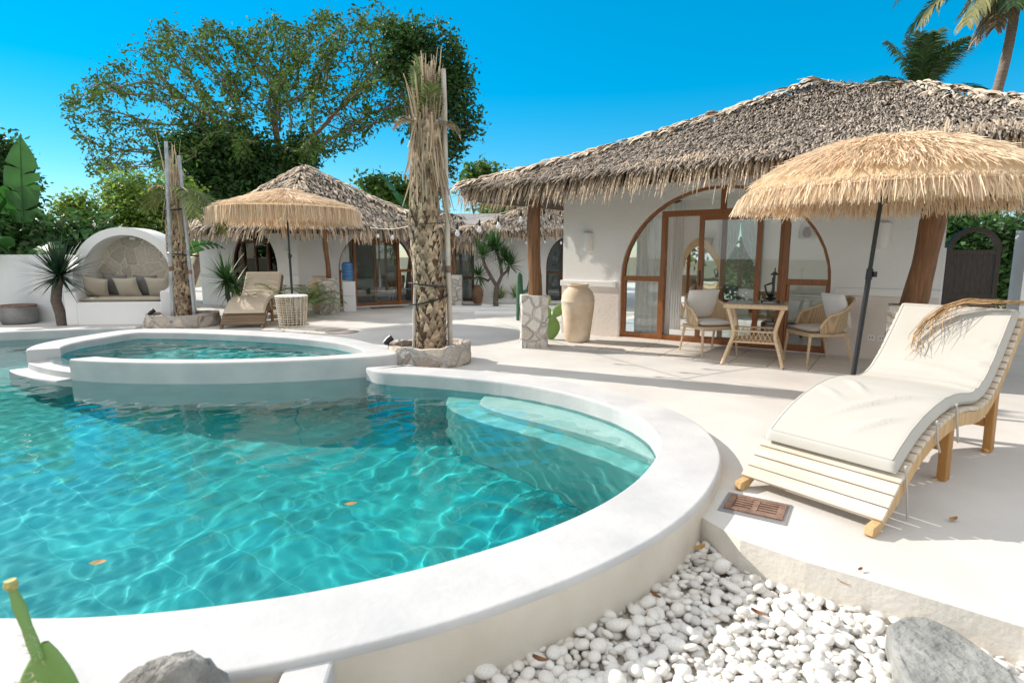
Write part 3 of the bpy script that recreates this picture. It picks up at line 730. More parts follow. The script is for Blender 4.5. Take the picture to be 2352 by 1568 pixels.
# things fixed to or standing in the villa
vn = (V_(0,-1)-V_(0,0)).xy
sconce(V_(0.50,-0.012,1.64), vn, 'white cone wall lamp in raking sun left of the wide arched doors', h=0.30, w=0.085)
sconce(V_(4.83,-0.012,1.66), vn, 'white cone wall lamp behind the dark pole of the near straw parasol', h=0.34, w=0.085)
t = thing('power_socket', 'double white power socket low on the wall right of the arched doors', 'socket', tuple(V_(4.86,-0.02,0.30)))
mb = MB(); Mbox(mb, VM, 4.76, 4.85, -0.024, -0.014, .26, .34); Mbox(mb, VM, 4.88, 4.97, -0.024, -0.014, .26, .34); obj('plate', mb, FABW, t, bevel=.003)
mb = MB()
for a in (4.785, 4.905):
    Mbox(mb, VM, a, a+.008, -0.0255, -0.0235, .285, .315); Mbox(mb, VM, a+.03, a+.038, -0.0255, -0.0235, .285, .315)
obj('slots', mb, BLACKM, t)
# mirror: wavy pale-wood frame leaning inside
mt = thing('mirror', 'tall wavy wooden framed mirror leaning inside the open glass door', 'mirror', tuple(V_(1.7, 2.5, 0.02)))
MM = frame(V_(1.22, 2.35, 0.02), tuple((V_(1,0.35)-V_(0,0)).xy))
def wav(s):
    P = []
    for k in range(48):
        t_ = 6.2832*k/48; rx = 0.40*(1+0.17*math.sin(2*t_+0.7)+0.13*math.cos(3*t_)); P.append((0.5+rx*s*math.cos(t_), 0.87+0.86*s*math.sin(t_)))
    return P
obj('frame', MB().plate(MM, [wav(1.0), list(reversed(wav(0.80)))], -0.03, 0.03), mat('birch_wood', (0.66,0.47,0.27), 0.5, var=.08, scale=5, stretch=(4,4,1)), mt, bevel=.01)
mm_ = mat('mirror_glass', (0.85,0.87,0.87), 0.02, metal=1.0)
obj('mirror_glass', MB().plate(MM, [wav(0.805)], 0.0, 0.01), mm_, mt)
# curtains (things hanging inside)
for nm, a, b, gz, lab in (('curtain', (1.22,0.42), (1.86,0.42), None, 'sheer white curtain hanging behind the left side light of the arched doors'),
                          ('curtain', (1.42,1.5), (1.70,1.5), None, 'narrow white curtain gathered beside the wavy mirror')):
    A3 = V_(*a); B3 = V_(*b); c_o = curtain(nm, A3.xy, B3.xy, 0.03, 2.35, None, waves_=6 if nm else 9, amp=0.028)
    tag(c_o, lab, 'curtain', 'sheer curtains in the near villa')
for a, b, gp, lab in (((1.42,VD-.35), (1.92,VD-.35), (1.46,VD-.33), 'sheer white curtain tied to the left of the rear arched window'),
                      ((1.92,VD-.35), (2.45,VD-.35), (2.42,VD-.33), 'sheer white curtain tied to the right of the rear arched window')):
    c_o = curtain('curtain', V_(*a).xy, V_(*b).xy, 0.05, 2.22, None, gather=(V_(*gp).xy, 0.95), amp=0.02, waves_=7)
    tag(c_o, lab, 'curtain', 'sheer curtains in the near villa')
bed = thing('bed', 'white bed with a rolled duvet seen through the right side of the arched doors', 'bed', tuple(V_(4.45,2.6)))
mb = MB(); Mbox(mb, VM, 3.15, 4.85, 1.6, 3.6, 0.25, 0.70); obj('mattress', mb, FABW, bed, bevel=.06)
mb = MB(); Mbox(mb, VM, 3.1, 4.9, 1.56, 3.64, 0.06, 0.25); obj('bed_base', mb, WOODD, bed)
mb = MB(); mb.tube([V_(3.3,1.85,0.82), V_(3.7,1.8,.85), V_(4.2,1.85,.84), V_(4.7,1.8,.83)], [.10,.14,.14,.11], 14, squash=.8); obj('duvet', mb, FABW, bed, smooth=True)
ic = thing('armchair', 'brown wicker tub chair standing inside the villa behind the rattan table', 'armchair', tuple(V_(3.25,1.05)))
mb = MB(); rows = []
for z, rr in ((0.42,.27),(0.62,.30),(0.80,.31)): rows.append([V_(3.25+rr*math.cos(q), 1.15+rr*math.sin(q), z) for q in [(-.1)*math.pi+1.2*math.pi*k/16 for k in range(17)]])
mb.grid(rows); TANW = mat('tan_wicker', (0.45,0.33,0.19), .7, var=.15, scale=60, bump=.5, bscale=90); obj('backrest', mb, TANW, ic, smooth=True)
obj('seat', MB().lathe([(.27,.38),(.29,.41),(.28,.46)], 20, V_(3.25,1.12,0)), TANW, ic)
mb = MB()
for q in (.8, 2.4, 3.9, 5.4): mb.tube([V_(3.25+.22*math.cos(q),1.12+.22*math.sin(q),.39), V_(3.25+.26*math.cos(q),1.12+.26*math.sin(q),.02)], .018, 8)
obj('legs', mb, WOODD, ic)
t = thing('wall_lamp', 'brown tapered wall lamp inside the villa above the wavy mirror', 'wall lamp', tuple(V_(1.2,VD-.19,1.66)))
obj('shade', MB().lathe([(.05,-.2),(.10,.12),(.11,.16)], 14, V_(1.2,VD-.28,1.66)), TANW, t, smooth=True)
obj('bracket', MB().lathe([(.03,-.36),(.045,-.2)], 10, V_(1.2,VD-.28,1.66)), WOODF, t, smooth=True)
t = thing('vase', 'small brown pot in an arched wall niche inside the near villa', 'vase', tuple(V_(3.28,VD-.25,1.80)))
obj('pot', MB().lathe([(.05,0),(.085,.06),(.08,.14),(.05,.19),(.06,.21)], 16, V_(3.28,VD-.25,1.80)), CLAYB, t, smooth=True)
nich = MB(); nz = arch(2.92, 3.30, 1.94, 2.20, 1.76, n=12)
nich.plate(BMx, [nz, list(reversed([(   .9*(p[0]-3.11)+3.11, .9*(p[1]-1.96)+1.96) for p in nz]))], -.06, 0.0); obj('niche', nich, WHITE2, villa)
t = thing('plant_pot', 'white jar with a leafy green plant seen through the left side light', 'plant', tuple(V_(.42,3.4)))
obj('pot', MB().lathe([(.16,0),(.20,.05),(.22,.45),(.16,.55),(.17,.6)], 20, V_(.42,3.4,0)), WHITE, t, smooth=True)
POTPLANT = (V_(.42,3.4,.58), t)

# posts on stone piers carrying the eaves
VP = []
for lab, bx, w, h, top, rr in (('crooked brown timber post on a sunlit stone pier beside the big clay jar', V_(0.40,-1.62), 0.40, 0.80, V_(0.42,-1.62,2.62), .105),
                         ('thick brown timber post on a stone pier behind the near lounger', V_(5.2,-1.45), 0.42, 0.86, V_(5.42,-1.42,2.62), .125)):
    t = thing('veranda_post', lab, 'post', tuple(bx), 0, 'veranda posts of the near villa')
    stone_pier(bx, 0.05 if rr < .11 else -.6, w, 0.40, h, t)
    crooked_post((bx[0], bx[1], h-.03), tuple(top), rr, t, wob=0.022)
# terrace tiles in front of the arch
TT = mat('terrace_tile', (0.66,0.61,0.54), 0.7, col2=(0.74,0.70,0.64), scale=1.3, bump=.2)
tl = MB()
for i in range(8):
    for j in range(3):
        Mbox(tl, VM, 0.95+i*0.47, 0.95+i*.47+.455, -1.42+j*.47, -1.42+j*.47+.455, 0.001, 0.012)
o = obj('paving', tl, TT); tag(o, 'square pale paving tiles in front of the wide arched doors', 'paving', kind='structure')

# ======================= far left villa
K = Vector((-5.47, 14.8, 0)); RD = Vector((.845,.537,0)); LD = Vector((-.87,.5,0))
villa2 = thing('villa', 'white villa with thatched pyramid roof and two arched doorways, beyond the spa pool', 'villa', (-6.2,17.0,0))
M2 = frame(K, RD.xy)
w2 = MB(); A2 = dict(a0=1.02, a1=3.15, zs=1.02, top=2.08)
w2.plate(M2, [[(0,0),(4.1,0),(4.1,2.5),(0,2.5)], list(reversed(arch(n=24, z0=.03, **A2)))], 0, .2)
e2 = (K+LD*4.2); M3 = frame(e2, (-LD).xy); A3_ = dict(a0=4.2-2.72, a1=4.2-.80, zs=1.05, top=2.10)
w2.plate(M3, [[(0,0),(4.2,0),(4.2,2.5),(0,2.5)], list(reversed(arch(n=24, z0=.10, **A3_)))], 0, .2)
kx = K+RD*4.1; M4 = frame(kx, (Vector((-.537,.845))))
w2.plate(M4, [[(0,0),(4.2,0),(4.2,2.5),(0,2.5)], list(reversed([(.8,.3),(3.6,.3),(3.6,2.1),(.8,2.1)]))], 0, .2)  # end wall turned from view; its opening is added to light the interior
obj('wall', w2, WHITE2, villa2)
# room behind: floor, back wall
rb = MB(); B0 = K+Vector((-.6,4.2,0)); 
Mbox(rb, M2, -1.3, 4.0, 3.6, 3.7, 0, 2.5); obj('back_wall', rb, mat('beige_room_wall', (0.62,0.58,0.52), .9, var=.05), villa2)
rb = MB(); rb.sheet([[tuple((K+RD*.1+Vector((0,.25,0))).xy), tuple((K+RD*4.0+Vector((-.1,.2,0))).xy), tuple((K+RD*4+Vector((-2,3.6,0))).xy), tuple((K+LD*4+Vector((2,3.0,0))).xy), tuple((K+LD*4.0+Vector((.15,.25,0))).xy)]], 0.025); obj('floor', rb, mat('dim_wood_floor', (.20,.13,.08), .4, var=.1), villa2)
for M_l, a0, a1 in ((M2,-.03,.97),(M2,3.2,4.1),(M3,0,1.42),(M3,3.45,4.23)):
    l2 = MB(); Mbox(l2, M_l, a0, a1, -.03, -.001, .86, .91); obj('ledge', l2, WHITE2, villa2, bevel=.008)
arch_frame(M2, villa2, zrail=1.80, jambs=[1.48,2.72], zmid=.98, wm=WOODF, mull=2.05, z0=.04, thick=.07, **A2)
door_leaf(M2, villa2, 2.02, 2.70, .05, 1.76, .10, WOODF)
arch_frame(M3, villa2, zrail=1.78, jambs=[4.2-2.28,4.2-1.22], zmid=.98, wm=WOODD, mull=4.2-1.76, z0=.11, thick=.065, **A3_)
mb = MB(); Mbox(mb, M3, 4.2-1.79, 4.2-1.73, .06, .12, .12, 1.75); obj('door_stile', mb, WOODD, villa2)
Az = 2.13
AA = (-5.42,13.40,Az); BB = (-8.45,15.05,Az+.02); DD_ = (-1.75,15.7,Az+.02); EE = (-10.0,19.4,Az); FF = (-3.0,20.2,Az)
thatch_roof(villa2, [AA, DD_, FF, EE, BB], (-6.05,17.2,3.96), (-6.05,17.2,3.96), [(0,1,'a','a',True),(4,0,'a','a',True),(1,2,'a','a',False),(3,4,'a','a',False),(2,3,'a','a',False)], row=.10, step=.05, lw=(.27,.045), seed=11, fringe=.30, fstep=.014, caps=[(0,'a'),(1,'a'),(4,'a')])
n2 = Vector((.537,-.845)); n3 = Vector((-.5,-.866))
sconce(K+RD*.78+Vector((.006,-.01,1.45)), n2, 'white cone wall lamp between the post and the right arched doorway', h=.26, w=.07)
sconce(K+LD*.38+Vector((-.006,-.01,1.42)), n3, 'white cone wall lamp just left of the far villa corner', h=.24, w=.08)
t = thing('veranda_post', 'crooked reddish post on a stone pier beside the water dispenser', 'post', (-4.42,13.75,0))
stone_pier((-4.42,13.85,0), .1, .40, .36, .86, t); crooked_post((-4.44,13.85,.84), (-4.42,13.85,2.12), .06, t, wob=.025)
# bed with swan towel inside
bed2 = thing('bed', 'white bed on a dark base inside the far villa doorway', 'bed', tuple(M2 @ Vector((2.2,2.3,0))))
mb = MB(); Mbox(mb, M2, 1.0, 3.3, 1.5, 3.2, .42, .72); obj('mattress', mb, FABW, bed2, bevel=.06)
mb = MB(); Mbox(mb, M2, .95, 3.35, 1.45, 3.25, .05, .42); obj('bed_base', mb, WOODD, bed2)
sw_ = thing('towel_swan', 'white towel folded into a swan on the bed in the far villa', 'towel', tuple(M2 @ Vector((1.95,1.9,.72))))
mb = MB(); c0 = M2 @ Vector((1.95,1.9,.72))
mb.tube([c0+Vector((-.25,0,.06)), c0+Vector((-.05,0,.11)), c0+Vector((.12,0,.09))], [.06,.12,.05], 12)
mb.tube([c0+Vector((.05,0,.10)), c0+Vector((.14,0,.24)), c0+Vector((.10,0,.38)), c0+Vector((.18,0,.46)), c0+Vector((.25,0,.38))], [.055,.05,.045,.04,.015], 10)
obj('towel', mb, FABW, sw_, smooth=True)
ic2 = thing('armchair', 'pale wicker chair just inside the far villa doorway', 'armchair', tuple(M2 @ Vector((2.95,.9,0))))
mb = MB(); rows = []
for z, rr in ((.42,.24),(.62,.27),(.82,.27)): rows.append([M2 @ Vector((2.95+rr*math.cos(q), .9+rr*math.sin(q), z)) for q in [(-.1)*math.pi+1.2*math.pi*k/14 for k in range(15)]])
mb.grid(rows); obj('backrest', mb, RATTAN, ic2, smooth=True)
obj('seat', MB().lathe([(.24,.38),(.26,.44)], 16, M2 @ Vector((2.95,.88,0))), RATTAN, ic2)
mb = MB()
for q in (.8,2.4,3.9,5.4): mb.tube([M2 @ Vector((2.95+.2*math.cos(q),.88+.2*math.sin(q),.39)), M2 @ Vector((2.95+.24*math.cos(q),.88+.24*math.sin(q),.03))], .016, 8)
obj('legs', mb, RATTAN, ic2)
for a, b, gp, lab in (((-1.6,.4),(-1.1,.4),None,''),):
    pass
for s0_, s1_, g0, lab in ((2.55,1.85,2.5,'white curtain tied left inside the far villa arched window'),(1.70,.95,1.0,'white curtain tied right inside the far villa arched window')):
    a = K+LD*s0_+Vector((.2,.35,0)); b = K+LD*s1_+Vector((.2,.35,0)); g_ = K+LD*g0+Vector((.2,.35,0))
    tag(curtain('curtain', a.xy, b.xy, .1, 2.0, None, gather=(g_.xy, .8), amp=.02, waves_=6), lab, 'curtain', 'curtains in the far villa')
# ======================= rear villa (middle)
villa3 = thing('villa', 'low white villa with grey thatch and a dark framed door, farthest back in the middle', 'villa', (0,18,0))
M5 = frame((-1.02,16.9,0), (1,.02)); M6 = frame((-2.3,16.75,0), (1,.0))
w3 = MB(); A5 = dict(a0=2.02, a1=3.35, zs=1.05, top=1.95)
w3.plate(M5, [[(0,0),(4.2,0),(4.2,2.5),(0,2.5)], list(reversed(arch(n=20, z0=.08, **A5)))], 0, .2)
w3.plate(M6, [[(0,0),(1.27,0),(1.27,2.4),(0,2.4)], list(reversed([(.12,.08),(1.20,.08),(1.20,1.72),(.12,1.72)]))], 0, .15)
obj('wall', w3, WHITE2, villa3)
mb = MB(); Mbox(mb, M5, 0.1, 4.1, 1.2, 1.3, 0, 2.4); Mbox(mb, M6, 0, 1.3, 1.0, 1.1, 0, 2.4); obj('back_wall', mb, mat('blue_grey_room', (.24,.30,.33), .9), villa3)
arch_frame(M5, villa3, zrail=1.75, jambs=[2.5,2.9], zmid=.9, wm=WOODD, z0=.09, thick=.06, **A5)
fr = MB()
for a0, a1 in ((.12,.19),(.58,.68),(1.12,1.20)): Mbox(fr, M6, a0, a1, .02, .10, .08, 1.72)
Mbox(fr, M6, .12, 1.20, .015, .105, 1.63, 1.73); Mbox(fr, M6, .12, 1.2, .022, .098, .72, .80); Mbox(fr, M6, .12, 1.2, .022, .098, .08, .16)
f_ = obj('door', fr, WOODD, villa3); gp_ = MB(); Mbox(gp_, M6, .19, 1.12, .05, .055, .16, 1.63); obj('pane', gp_, GLASS, f_)
l3 = MB(); Mbox(l3, M5, 0, 1.95, -.03, -.001, .80, .86); obj('ledge', l3, WHITE2, villa3)
cv = curtain('curtain', (-2.15,17.05), (-1.1,17.05), .1, 1.7, None, amp=.03, waves_=9); tag(cv, 'pale blue grey curtain behind the dark framed rear door', 'curtain')
Rz = 2.12
thatch_roof(villa3, [(-1.3,16.0,Rz),(3.6,16.0,Rz+.05),(3.6,20.5,Rz),(-1.3,20.5,Rz)], (1.1,18.2,3.15), (2.2,18.2,3.2), [(0,1,'a','b',True),(3,0,'a','a',True),(1,2,'b','b',False),(2,3,'b','a',False)], row=.10, step=.05, lw=(.26,.045), seed=21, fringe=.22, fstep=.016, caps=[(0,'a')])
annex = thing('annex', 'small thatched annex over the dark framed rear door', 'annex', (-1.9,17,0))
thatch_roof(annex, [(-2.7,15.9,1.98),(-1.0,15.9,1.88),(-1.0,18.2,2.0),(-2.7,18.2,2.2)], (-2.35,16.9,2.85), (-1.45,16.9,2.55), [(0,1,'a','b',True),(1,2,'b','b',True),(3,0,'a','a',True),(2,3,'b','a',False)], row=.10, step=.05, lw=(.26,.045), seed=23, fringe=.30, fstep=.014, caps=False)
t = thing('veranda_post', 'slim dark post on a stone pier in front of the rear door', 'post', (-1.72,15.9,0))
stone_pier((-1.58,15.75,0), .05, .42, .36, .88, t); crooked_post((-1.58,15.75,.86), (-1.6,15.8,2.0), .055, t, wob=.02)
pw = MB(); pw.box((-1.35,19.5,1.4), (1.95,.2,2.75)); o = obj('parapet_wall', pw, WHITE2); tag(o, 'plain white block wall rising behind the rear thatch', 'wall')
# ------------------------------------------------------------------ loungers
PROF = [(-.10,.085),(0,.165),(.10,.245),(.22,.32),(.35,.385),(.50,.435),(.65,.468),(.80,.488),(.95,.490),(1.08,.478),(1.2,.460),(1.30,.454),(1.42,.470),(1.52,.510),(1.62,.572),(1.74,.675),(1.86,.795),(1.96,.90),(2.04,.985)]
def prof_at(d):
    """arc-length samples of the lounger profile: point and tangent"""
    P = [Vector((x, 0, z)) for x, z in PROF]; acc = [0]
    for a, b in zip(P, P[1:]): acc.append(acc[-1]+(b-a).length)
    d = min(max(d, 0), acc[-1]-1e-5)
    for i in range(len(P)-1):
        if acc[i+1] >= d:
            t = (d-acc[i])/(acc[i+1]-acc[i]); p = P[i].lerp(P[i+1], t)
            t0 = (P[min(i+1, len(P)-1)]-P[max(i-1, 0)]).normalized(); t1 = (P[min(i+2, len(P)-1)]-P[i]).normalized()
            tg = t0.lerp(t1, t).normalized(); return p, tg, acc[-1]
def make_lounger(label, loc, rz, rail_m, slat_m, leg_m, cush_m, HW=0.385, cs=0.26, group='wave shaped sun loungers'):
    t = thing('sun_lounger', label, 'sun lounger', loc, rz, group); L = prof_at(0)[2]
    for sgn in (-1, 1):                                # wavy side rail running down to the ground in front
        mb = MB(); up_, dn = [], []; n = 40; y0, y1 = sgn*(HW-.045), sgn*(HW-.002)
        pts_u, pts_d = [], []
        for i in range(n+1):
            p, tg, _ = prof_at(L*i/n); nn = Vector((-tg.z, 0, tg.x)); pts_u.append(p-nn*.028); pts_d.append(p-nn*(.028+.085))
        front = [Vector((-.175,0,.055)), Vector((-.185,0,.015)), Vector((-.165,0,.0)), Vector((-.105,0,.0)), Vector((-.06,0,.03))]
        loop = [Vector((p.x, 0, max(p.z, 0.0))) for p in front[::-1]] + pts_u + pts_d[::-1][:-3]
        m_ = len(loop); mb.add([(p.x, y0, p.z) for p in loop]+[(p.x, y1, p.z) for p in loop], [(i, (i+1) % m_, (i+1) % m_+m_, i+m_) for i in range(m_)])
        tri = tessellate_polygon([[Vector((p.x, p.z, 0)) for p in loop]])
        for q in tri: mb.f.append((q[0], q[1], q[2])); mb.f.append((q[2]+m_, q[1]+m_, q[0]+m_))
        obj('side_rail', mb, rail_m, t, local=True, bevel=.006)
    d = 0.03
    while d < L-.02:
        p, tg, _ = prof_at(d); nn = Vector((-tg.z, 0, tg.x)); r_ = Matrix.Rotation(-math.atan2(tg.z, tg.x), 3, 'Y')
        w = .074 if d < .40 else .050
        obj('slat', MB().box(p-nn*.012, (w, HW*2+.012, .022), r_), slat_m, t, local=True, bevel=.004)
        d += .0805 if d < .40 else .0625
    for x, top, lean in ((1.0, .40, .02), (1.86, .70, .05)):
        for sgn in (-1, 1):
            obj('leg', MB().bar((x+lean, sgn*(HW-.075), 0), (x, sgn*(HW-.075), top), .05, .085, up=(1,0,0)), leg_m, t, local=True, bevel=.006)
        obj('stretcher', MB().box((x+.01, 0, .22), (.03, HW*2-.2, .06)), leg_m, t, local=True, bevel=.004)
    obj('stretcher', MB().bar((.95, HW-.12, .16), (1.86, HW-.12, .16), .03, .05), leg_m, t, local=True, bevel=.004)
    # cushion: a thick pad following the wave, rounded at the rim, with a few pulled folds
    nU, nV = 88, 40; th = .076; rows_t, rows_b = [], []
    for i in range(nU+1):
        u = i/nU; p, tg, _ = prof_at(cs+(L-cs+.02)*u); nn = Vector((-tg.z, 0, tg.x)); rt, rbm = [], []
        for j in range(nV+1):
            v = j/nV*2-1; y = v*(HW-.012)
            eu = min(u, 1-u)*(L-cs)/.05; ev = (1-abs(v))*HW/.05; e = min(1, math.sqrt(max(0, 1-(1-min(1, eu))**2))*math.sqrt(max(0, 1-(1-min(1, ev))**2)))
            f = 0
            for (u0, v0, a, ln, wd, s_) in FOLDS:
                du = (u-u0)*1.9; dv = (v-v0)*.39; q = du*math.cos(a)+dv*math.sin(a); w_ = -du*math.sin(a)+dv*math.cos(a)
                f += 2.6*s_*math.exp(-(q/ln)**2-((w_-.25*q*q)/wd)**2)
            puff = .012*math.sin(math.pi*u)*(1-v*v)
            h = th*(0.42+.58*e)+puff*e+f*e
            yy = y*(0.985+.015*e)
            rt.append(Vector((p.x, yy, p.z))+nn*h); rbm.append(Vector((p.x, yy, p.z))+nn*(th*.42*(1-e)+.002))
        rows_t.append(rt); rows_b.append(rbm)
    mb = MB(); mb.grid(rows_t); mb.grid([list(reversed(r)) for r in rows_b])
    c = obj('cushion', mb, cush_m, t, smooth=True, local=True, angle=180)
    i0, i1, j0, j1 = 2, nU-2, 2, nV-2
    ring_ = [rows_t[i][j0] for i in range(i0, i1)]+[rows_t[i1][j] for j in range(j0, j1)]+[rows_t[i][j1] for i in range(i1, i0, -1)]+[rows_t[i0][j] for j in range(j1, j0-1, -1)]
    obj('piping', MB().tube(ring_, .0042, 6, cap=False), cush_m, c, smooth=True, local=True)
    for d_, ln in ((cs+.03,.16), (.72,.05), (1.02,.10)):
        p, tg, _ = prof_at(d_)
        mb = MB(); y = -HW-.006; a = Vector((p.x, y, p.z+.05)); mb.tube([a, a+Vector((.02,-.004,-.10)), a+Vector((.03,-.008,-.14)), a+Vector((.06,-.012,-.14-ln))], .007, 6); obj('tie', mb, cush_m, c, local=True)
    return t
FOLDS = [(.20,-.10,2.3,.16,.012,.010),(.13,-.45,2.3,.13,.011,.009),(.27,-.38,2.2,.17,.013,.010),(.32,.35,.9,.12,.012,.008),(.24,.55,1.1,.10,.011,.007),(.60,-.55,1.5,.2,.014,.008),(.66,-.7,1.45,.14,.012,.008),(.75,-.75,1.35,.10,.010,.009),(.83,-.8,1.3,.12,.010,.009),(.71,.2,1.5,.3,.02,.006)]
lounger = make_lounger('near teak sun lounger with thick cream cushion, beside the drain grate', (1.72,3.10,0), math.atan2(.593,.805), TEAK, TEAKW, TEAKO, CUSH)
lounger_far = make_lounger('far sun lounger with tan cushion and dark slats, beyond the spa pool', (-5.28,11.2,0), R(101), GREYW, GREYW, TEAKO, CUSHT, HW=.40)
for c in bpy.data.objects:
    pass

# ------------------------------------------------------------------ straw parasols
def strands(name, parent, O, D, L, W, mat_, sag=0.06, seed=0, spread=.16):
    r = np.random.default_rng(seed); n = len(O); D = D+r.normal(0, spread, D.shape); D /= np.linalg.norm(D, axis=1)[:, None]
    S = np.cross(D, r.normal(0, 1, D.shape)); S /= np.linalg.norm(S, axis=1)[:, None]
    V = []
    wob = r.normal(0, .05, (n, 3))
    for t, w in ((0, 1), (.35, 1), (.7, .9), (1, .5)):
        P = O+D*(L*t)[:, None]-np.array([0,0,1])*(sag*t*t)+wob*(t*t)*L[:, None]; hw = (W*w/2)[:, None]; V += [P-S*hw, P+S*hw]
    V = np.stack(V, 1); F0 = np.array([(0,1,3,2),(2,3,5,4),(4,5,7,6)]); F = (F0[None]+(np.arange(n)*8)[:, None, None]).reshape(-1, 4)
    return np_obj(name, V.reshape(-1, 3), F, mat_, parent, True)
def parasol(label, base, top, Rr, ztop, zrim, tiers, sides, pole_m, seed, fr=0.27, dens=1.0, shaggy=1.0, tilt=(0,0), bot=None, wid=.013, expo=1.55):
    t = thing('straw_parasol', label, 'parasol', base, 0, 'straw parasols'); r = np.random.default_rng(seed)
    cx, cy_ = top[0], top[1]
    def rad(th):
        if not sides: return Rr
        k = 2*math.pi/sides; a = (th+.3) % k-k/2; return Rr*math.cos(k/2)/math.cos(a)*.5+Rr*.5
    def surf(th, s):
        rr = rad(th)*s; z = ztop-(ztop-zrim)*(s**expo)
        return Vector((cx+rr*math.cos(th), cy_+rr*math.sin(th), z+tilt[0]*rr*math.cos(th)+tilt[1]*rr*math.sin(th)))
    N = 64; rows = [[surf(6.28319*k/N, s) for k in range(N+1)] for s in [.02,.15,.3,.45,.6,.75,.88,1.0]]
    can = obj('canopy', MB().grid(rows), RAFFC, t, smooth=True)
    for ti in range(tiers):
        s = (ti+.25)/(tiers-.0)*.97 if tiers > 1 else 1; last = ti == tiers-1
        if last: s = .985
        n = int((2*math.pi*max(s, .12)*Rr/0.0048)*dens*(1.15 if last else .8)); th = r.random(n)*6.28319
        O, D, L = [], [], []
        for a in th:
            p = surf(a, max(.03, s+(r.uniform(-.065,.065) if not last else r.normal(-.01,.015))))
            q = surf(a, max(.03, s)+.03); d = (q-surf(a, max(.03, s))).normalized()
            if last: d = (d*.10+Vector((0,0,-1))).normalized() if shaggy < .6 else (d*.75+Vector((0,0,-.75))).normalized()
            else: d = (d+Vector((0,0,.10*shaggy))).normalized()
            sd_ = Vector((-math.sin(a), math.cos(a), 0)); d = (d+sd_*r.normal(0, .20*shaggy)).normalized()
            O.append(p+Vector((0,0,.030 if not last else .012))); D.append(d); L.append((fr if last else (Rr/tiers)*1.25)*(0.7+.45*r.random()))
        n_ = len(O); strands('raffia_tier', can, np.array(O), np.array(D), np.array(L), wid*(.7+.7*r.random(n_)), RAFFIA, sag=.012 if not last else .03, seed=seed+ti, spread=.09*shaggy)
    # thickened roll at each tier edge
    mb = MB()
    for k in range(8):
        a = 6.28319*k/8+.2; mb.tube([surf(a, .04)-Vector((0,0,.03)), surf(a, .5)-Vector((0,0,.03)), surf(a, .97)-Vector((0,0,.02))], .007, 6)
    obj('ribs', mb, BLACKM, can)
    b = Vector(base); tp = Vector((cx, cy_, ztop-.02)); mid = b.lerp(tp, .52)
    obj('pole', MB().tube([b, mid], .023, 12).tube([mid, tp], .0185, 12), pole_m, t, smooth=True)
    jn = MB().tube([mid-(tp-b).normalized()*.05, mid+(tp-b).normalized()*.05], .028, 12); jn.box(mid+Vector((.035,-.02,.0)), (.03,.03,.05)); obj('crank', jn, pole_m, t)
    hub = b.lerp(tp, .88); obj('hub', MB().tube([hub-Vector((0,0,.04)), hub+Vector((0,0,.04))], .035, 12), BLACKM, t)
    obj('base', MB().lathe([(.0,.0),(.25,.0),(.25,.05),(.22,.075),(.05,.085),(.035,.16)], 24, b), bot or BLACKM, t, smooth=True)
    return t
parasol('near shaggy straw parasol on a dark pole, shading the cream lounger', (3.17,5.25,0), (3.35,5.28,0), 1.20, 2.39, 1.94, 10, 0, GUNM, 31, fr=.16, dens=1.9, shaggy=1.0, wid=.0085, expo=2.3)
parasol('far straw parasol with long hanging fringe beside the wicker side table', (-4.50,11.75,0), (-4.52,11.75,0), 1.46, 2.70, 2.29, 6, 8, GUNM, 41, fr=.27, dens=1.7, shaggy=.4, wid=.010, expo=1.12)

# ------------------------------------------------------------------ rattan dining set
def jigtube(mb, pts, r0, r1=None, seg=10):
    n = len(pts); mb.tube(pts, [r0+((r1 if r1 is not None else r0)-r0)*i/(n-1) for i in range(n)], seg)
tp = thing('rattan_table', 'square woven rattan table with splayed legs before the arched doors', 'table', (3.20,7.48,0), R(-26))
TW = .345
mb = MB().box((0,0,.765), (TW*2+.06,TW*2+.06,.055)); obj('table_top', mb, RATTAN, tp, local=True, bevel=.014)
obj('top_panel', MB().box((0,0,.794), (TW*2-.05,TW*2-.05,.008)), mat('smoky_table_glass', (.30,.25,.20), .25, var=.15, scale=30), tp, local=True)
for sx in (-1,1):
    for sy in (-1,1):
        mb = MB(); jigtube(mb, [Vector((sx*.36,sy*.36,0)), Vector((sx*.31,sy*.31,.18)), Vector((sx*.25,sy*.25,.36)), Vector((sx*.245,sy*.245,.45)), Vector((sx*.28,sy*.28,.6)), Vector((sx*.32,sy*.32,.74))], .02, .026)
        mb.v = mb.v; o = obj('leg', mb, RATTAN, tp, smooth=True, local=True)
        obj('foot', MB().lathe([(.014,0),(.018,.015)], 8, (sx*.361,sy*.361,0)), BLACKM, o, local=True)
mb = MB()
for z in (.30,.44):
    for a, b in (((-1,-1),(1,-1)),((1,-1),(1,1)),((1,1),(-1,1)),((-1,1),(-1,-1))): mb.bar((a[0]*.25,a[1]*.25,z), (b[0]*.25,b[1]*.25,z), .022, .022)
for a, b in (((-1,-1),(1,-1)),((1,-1),(1,1)),((1,1),(-1,1)),((-1,1),(-1,-1))):
    A3v = Vector((a[0]*.245,a[1]*.245,0)); B3v = Vector((b[0]*.245,b[1]*.245,0))
    for k in range(9):
        for q in (-1, 1):
            s0_ = (k+.5)/9; s1_ = s0_+q*.13
            if 0 <= s1_ <= 1: p = A3v.lerp(B3v, s0_); p2 = A3v.lerp(B3v, s1_); mb.bar((p.x,p.y,.305), (p2.x,p2.y,.435), .008, .006)
obj('basket_shelf', mb, RATTAN, tp, local=True)
obj('shelf', MB().box((0,0,.295), (.5,.5,.012)), RATTAN, tp, local=True)
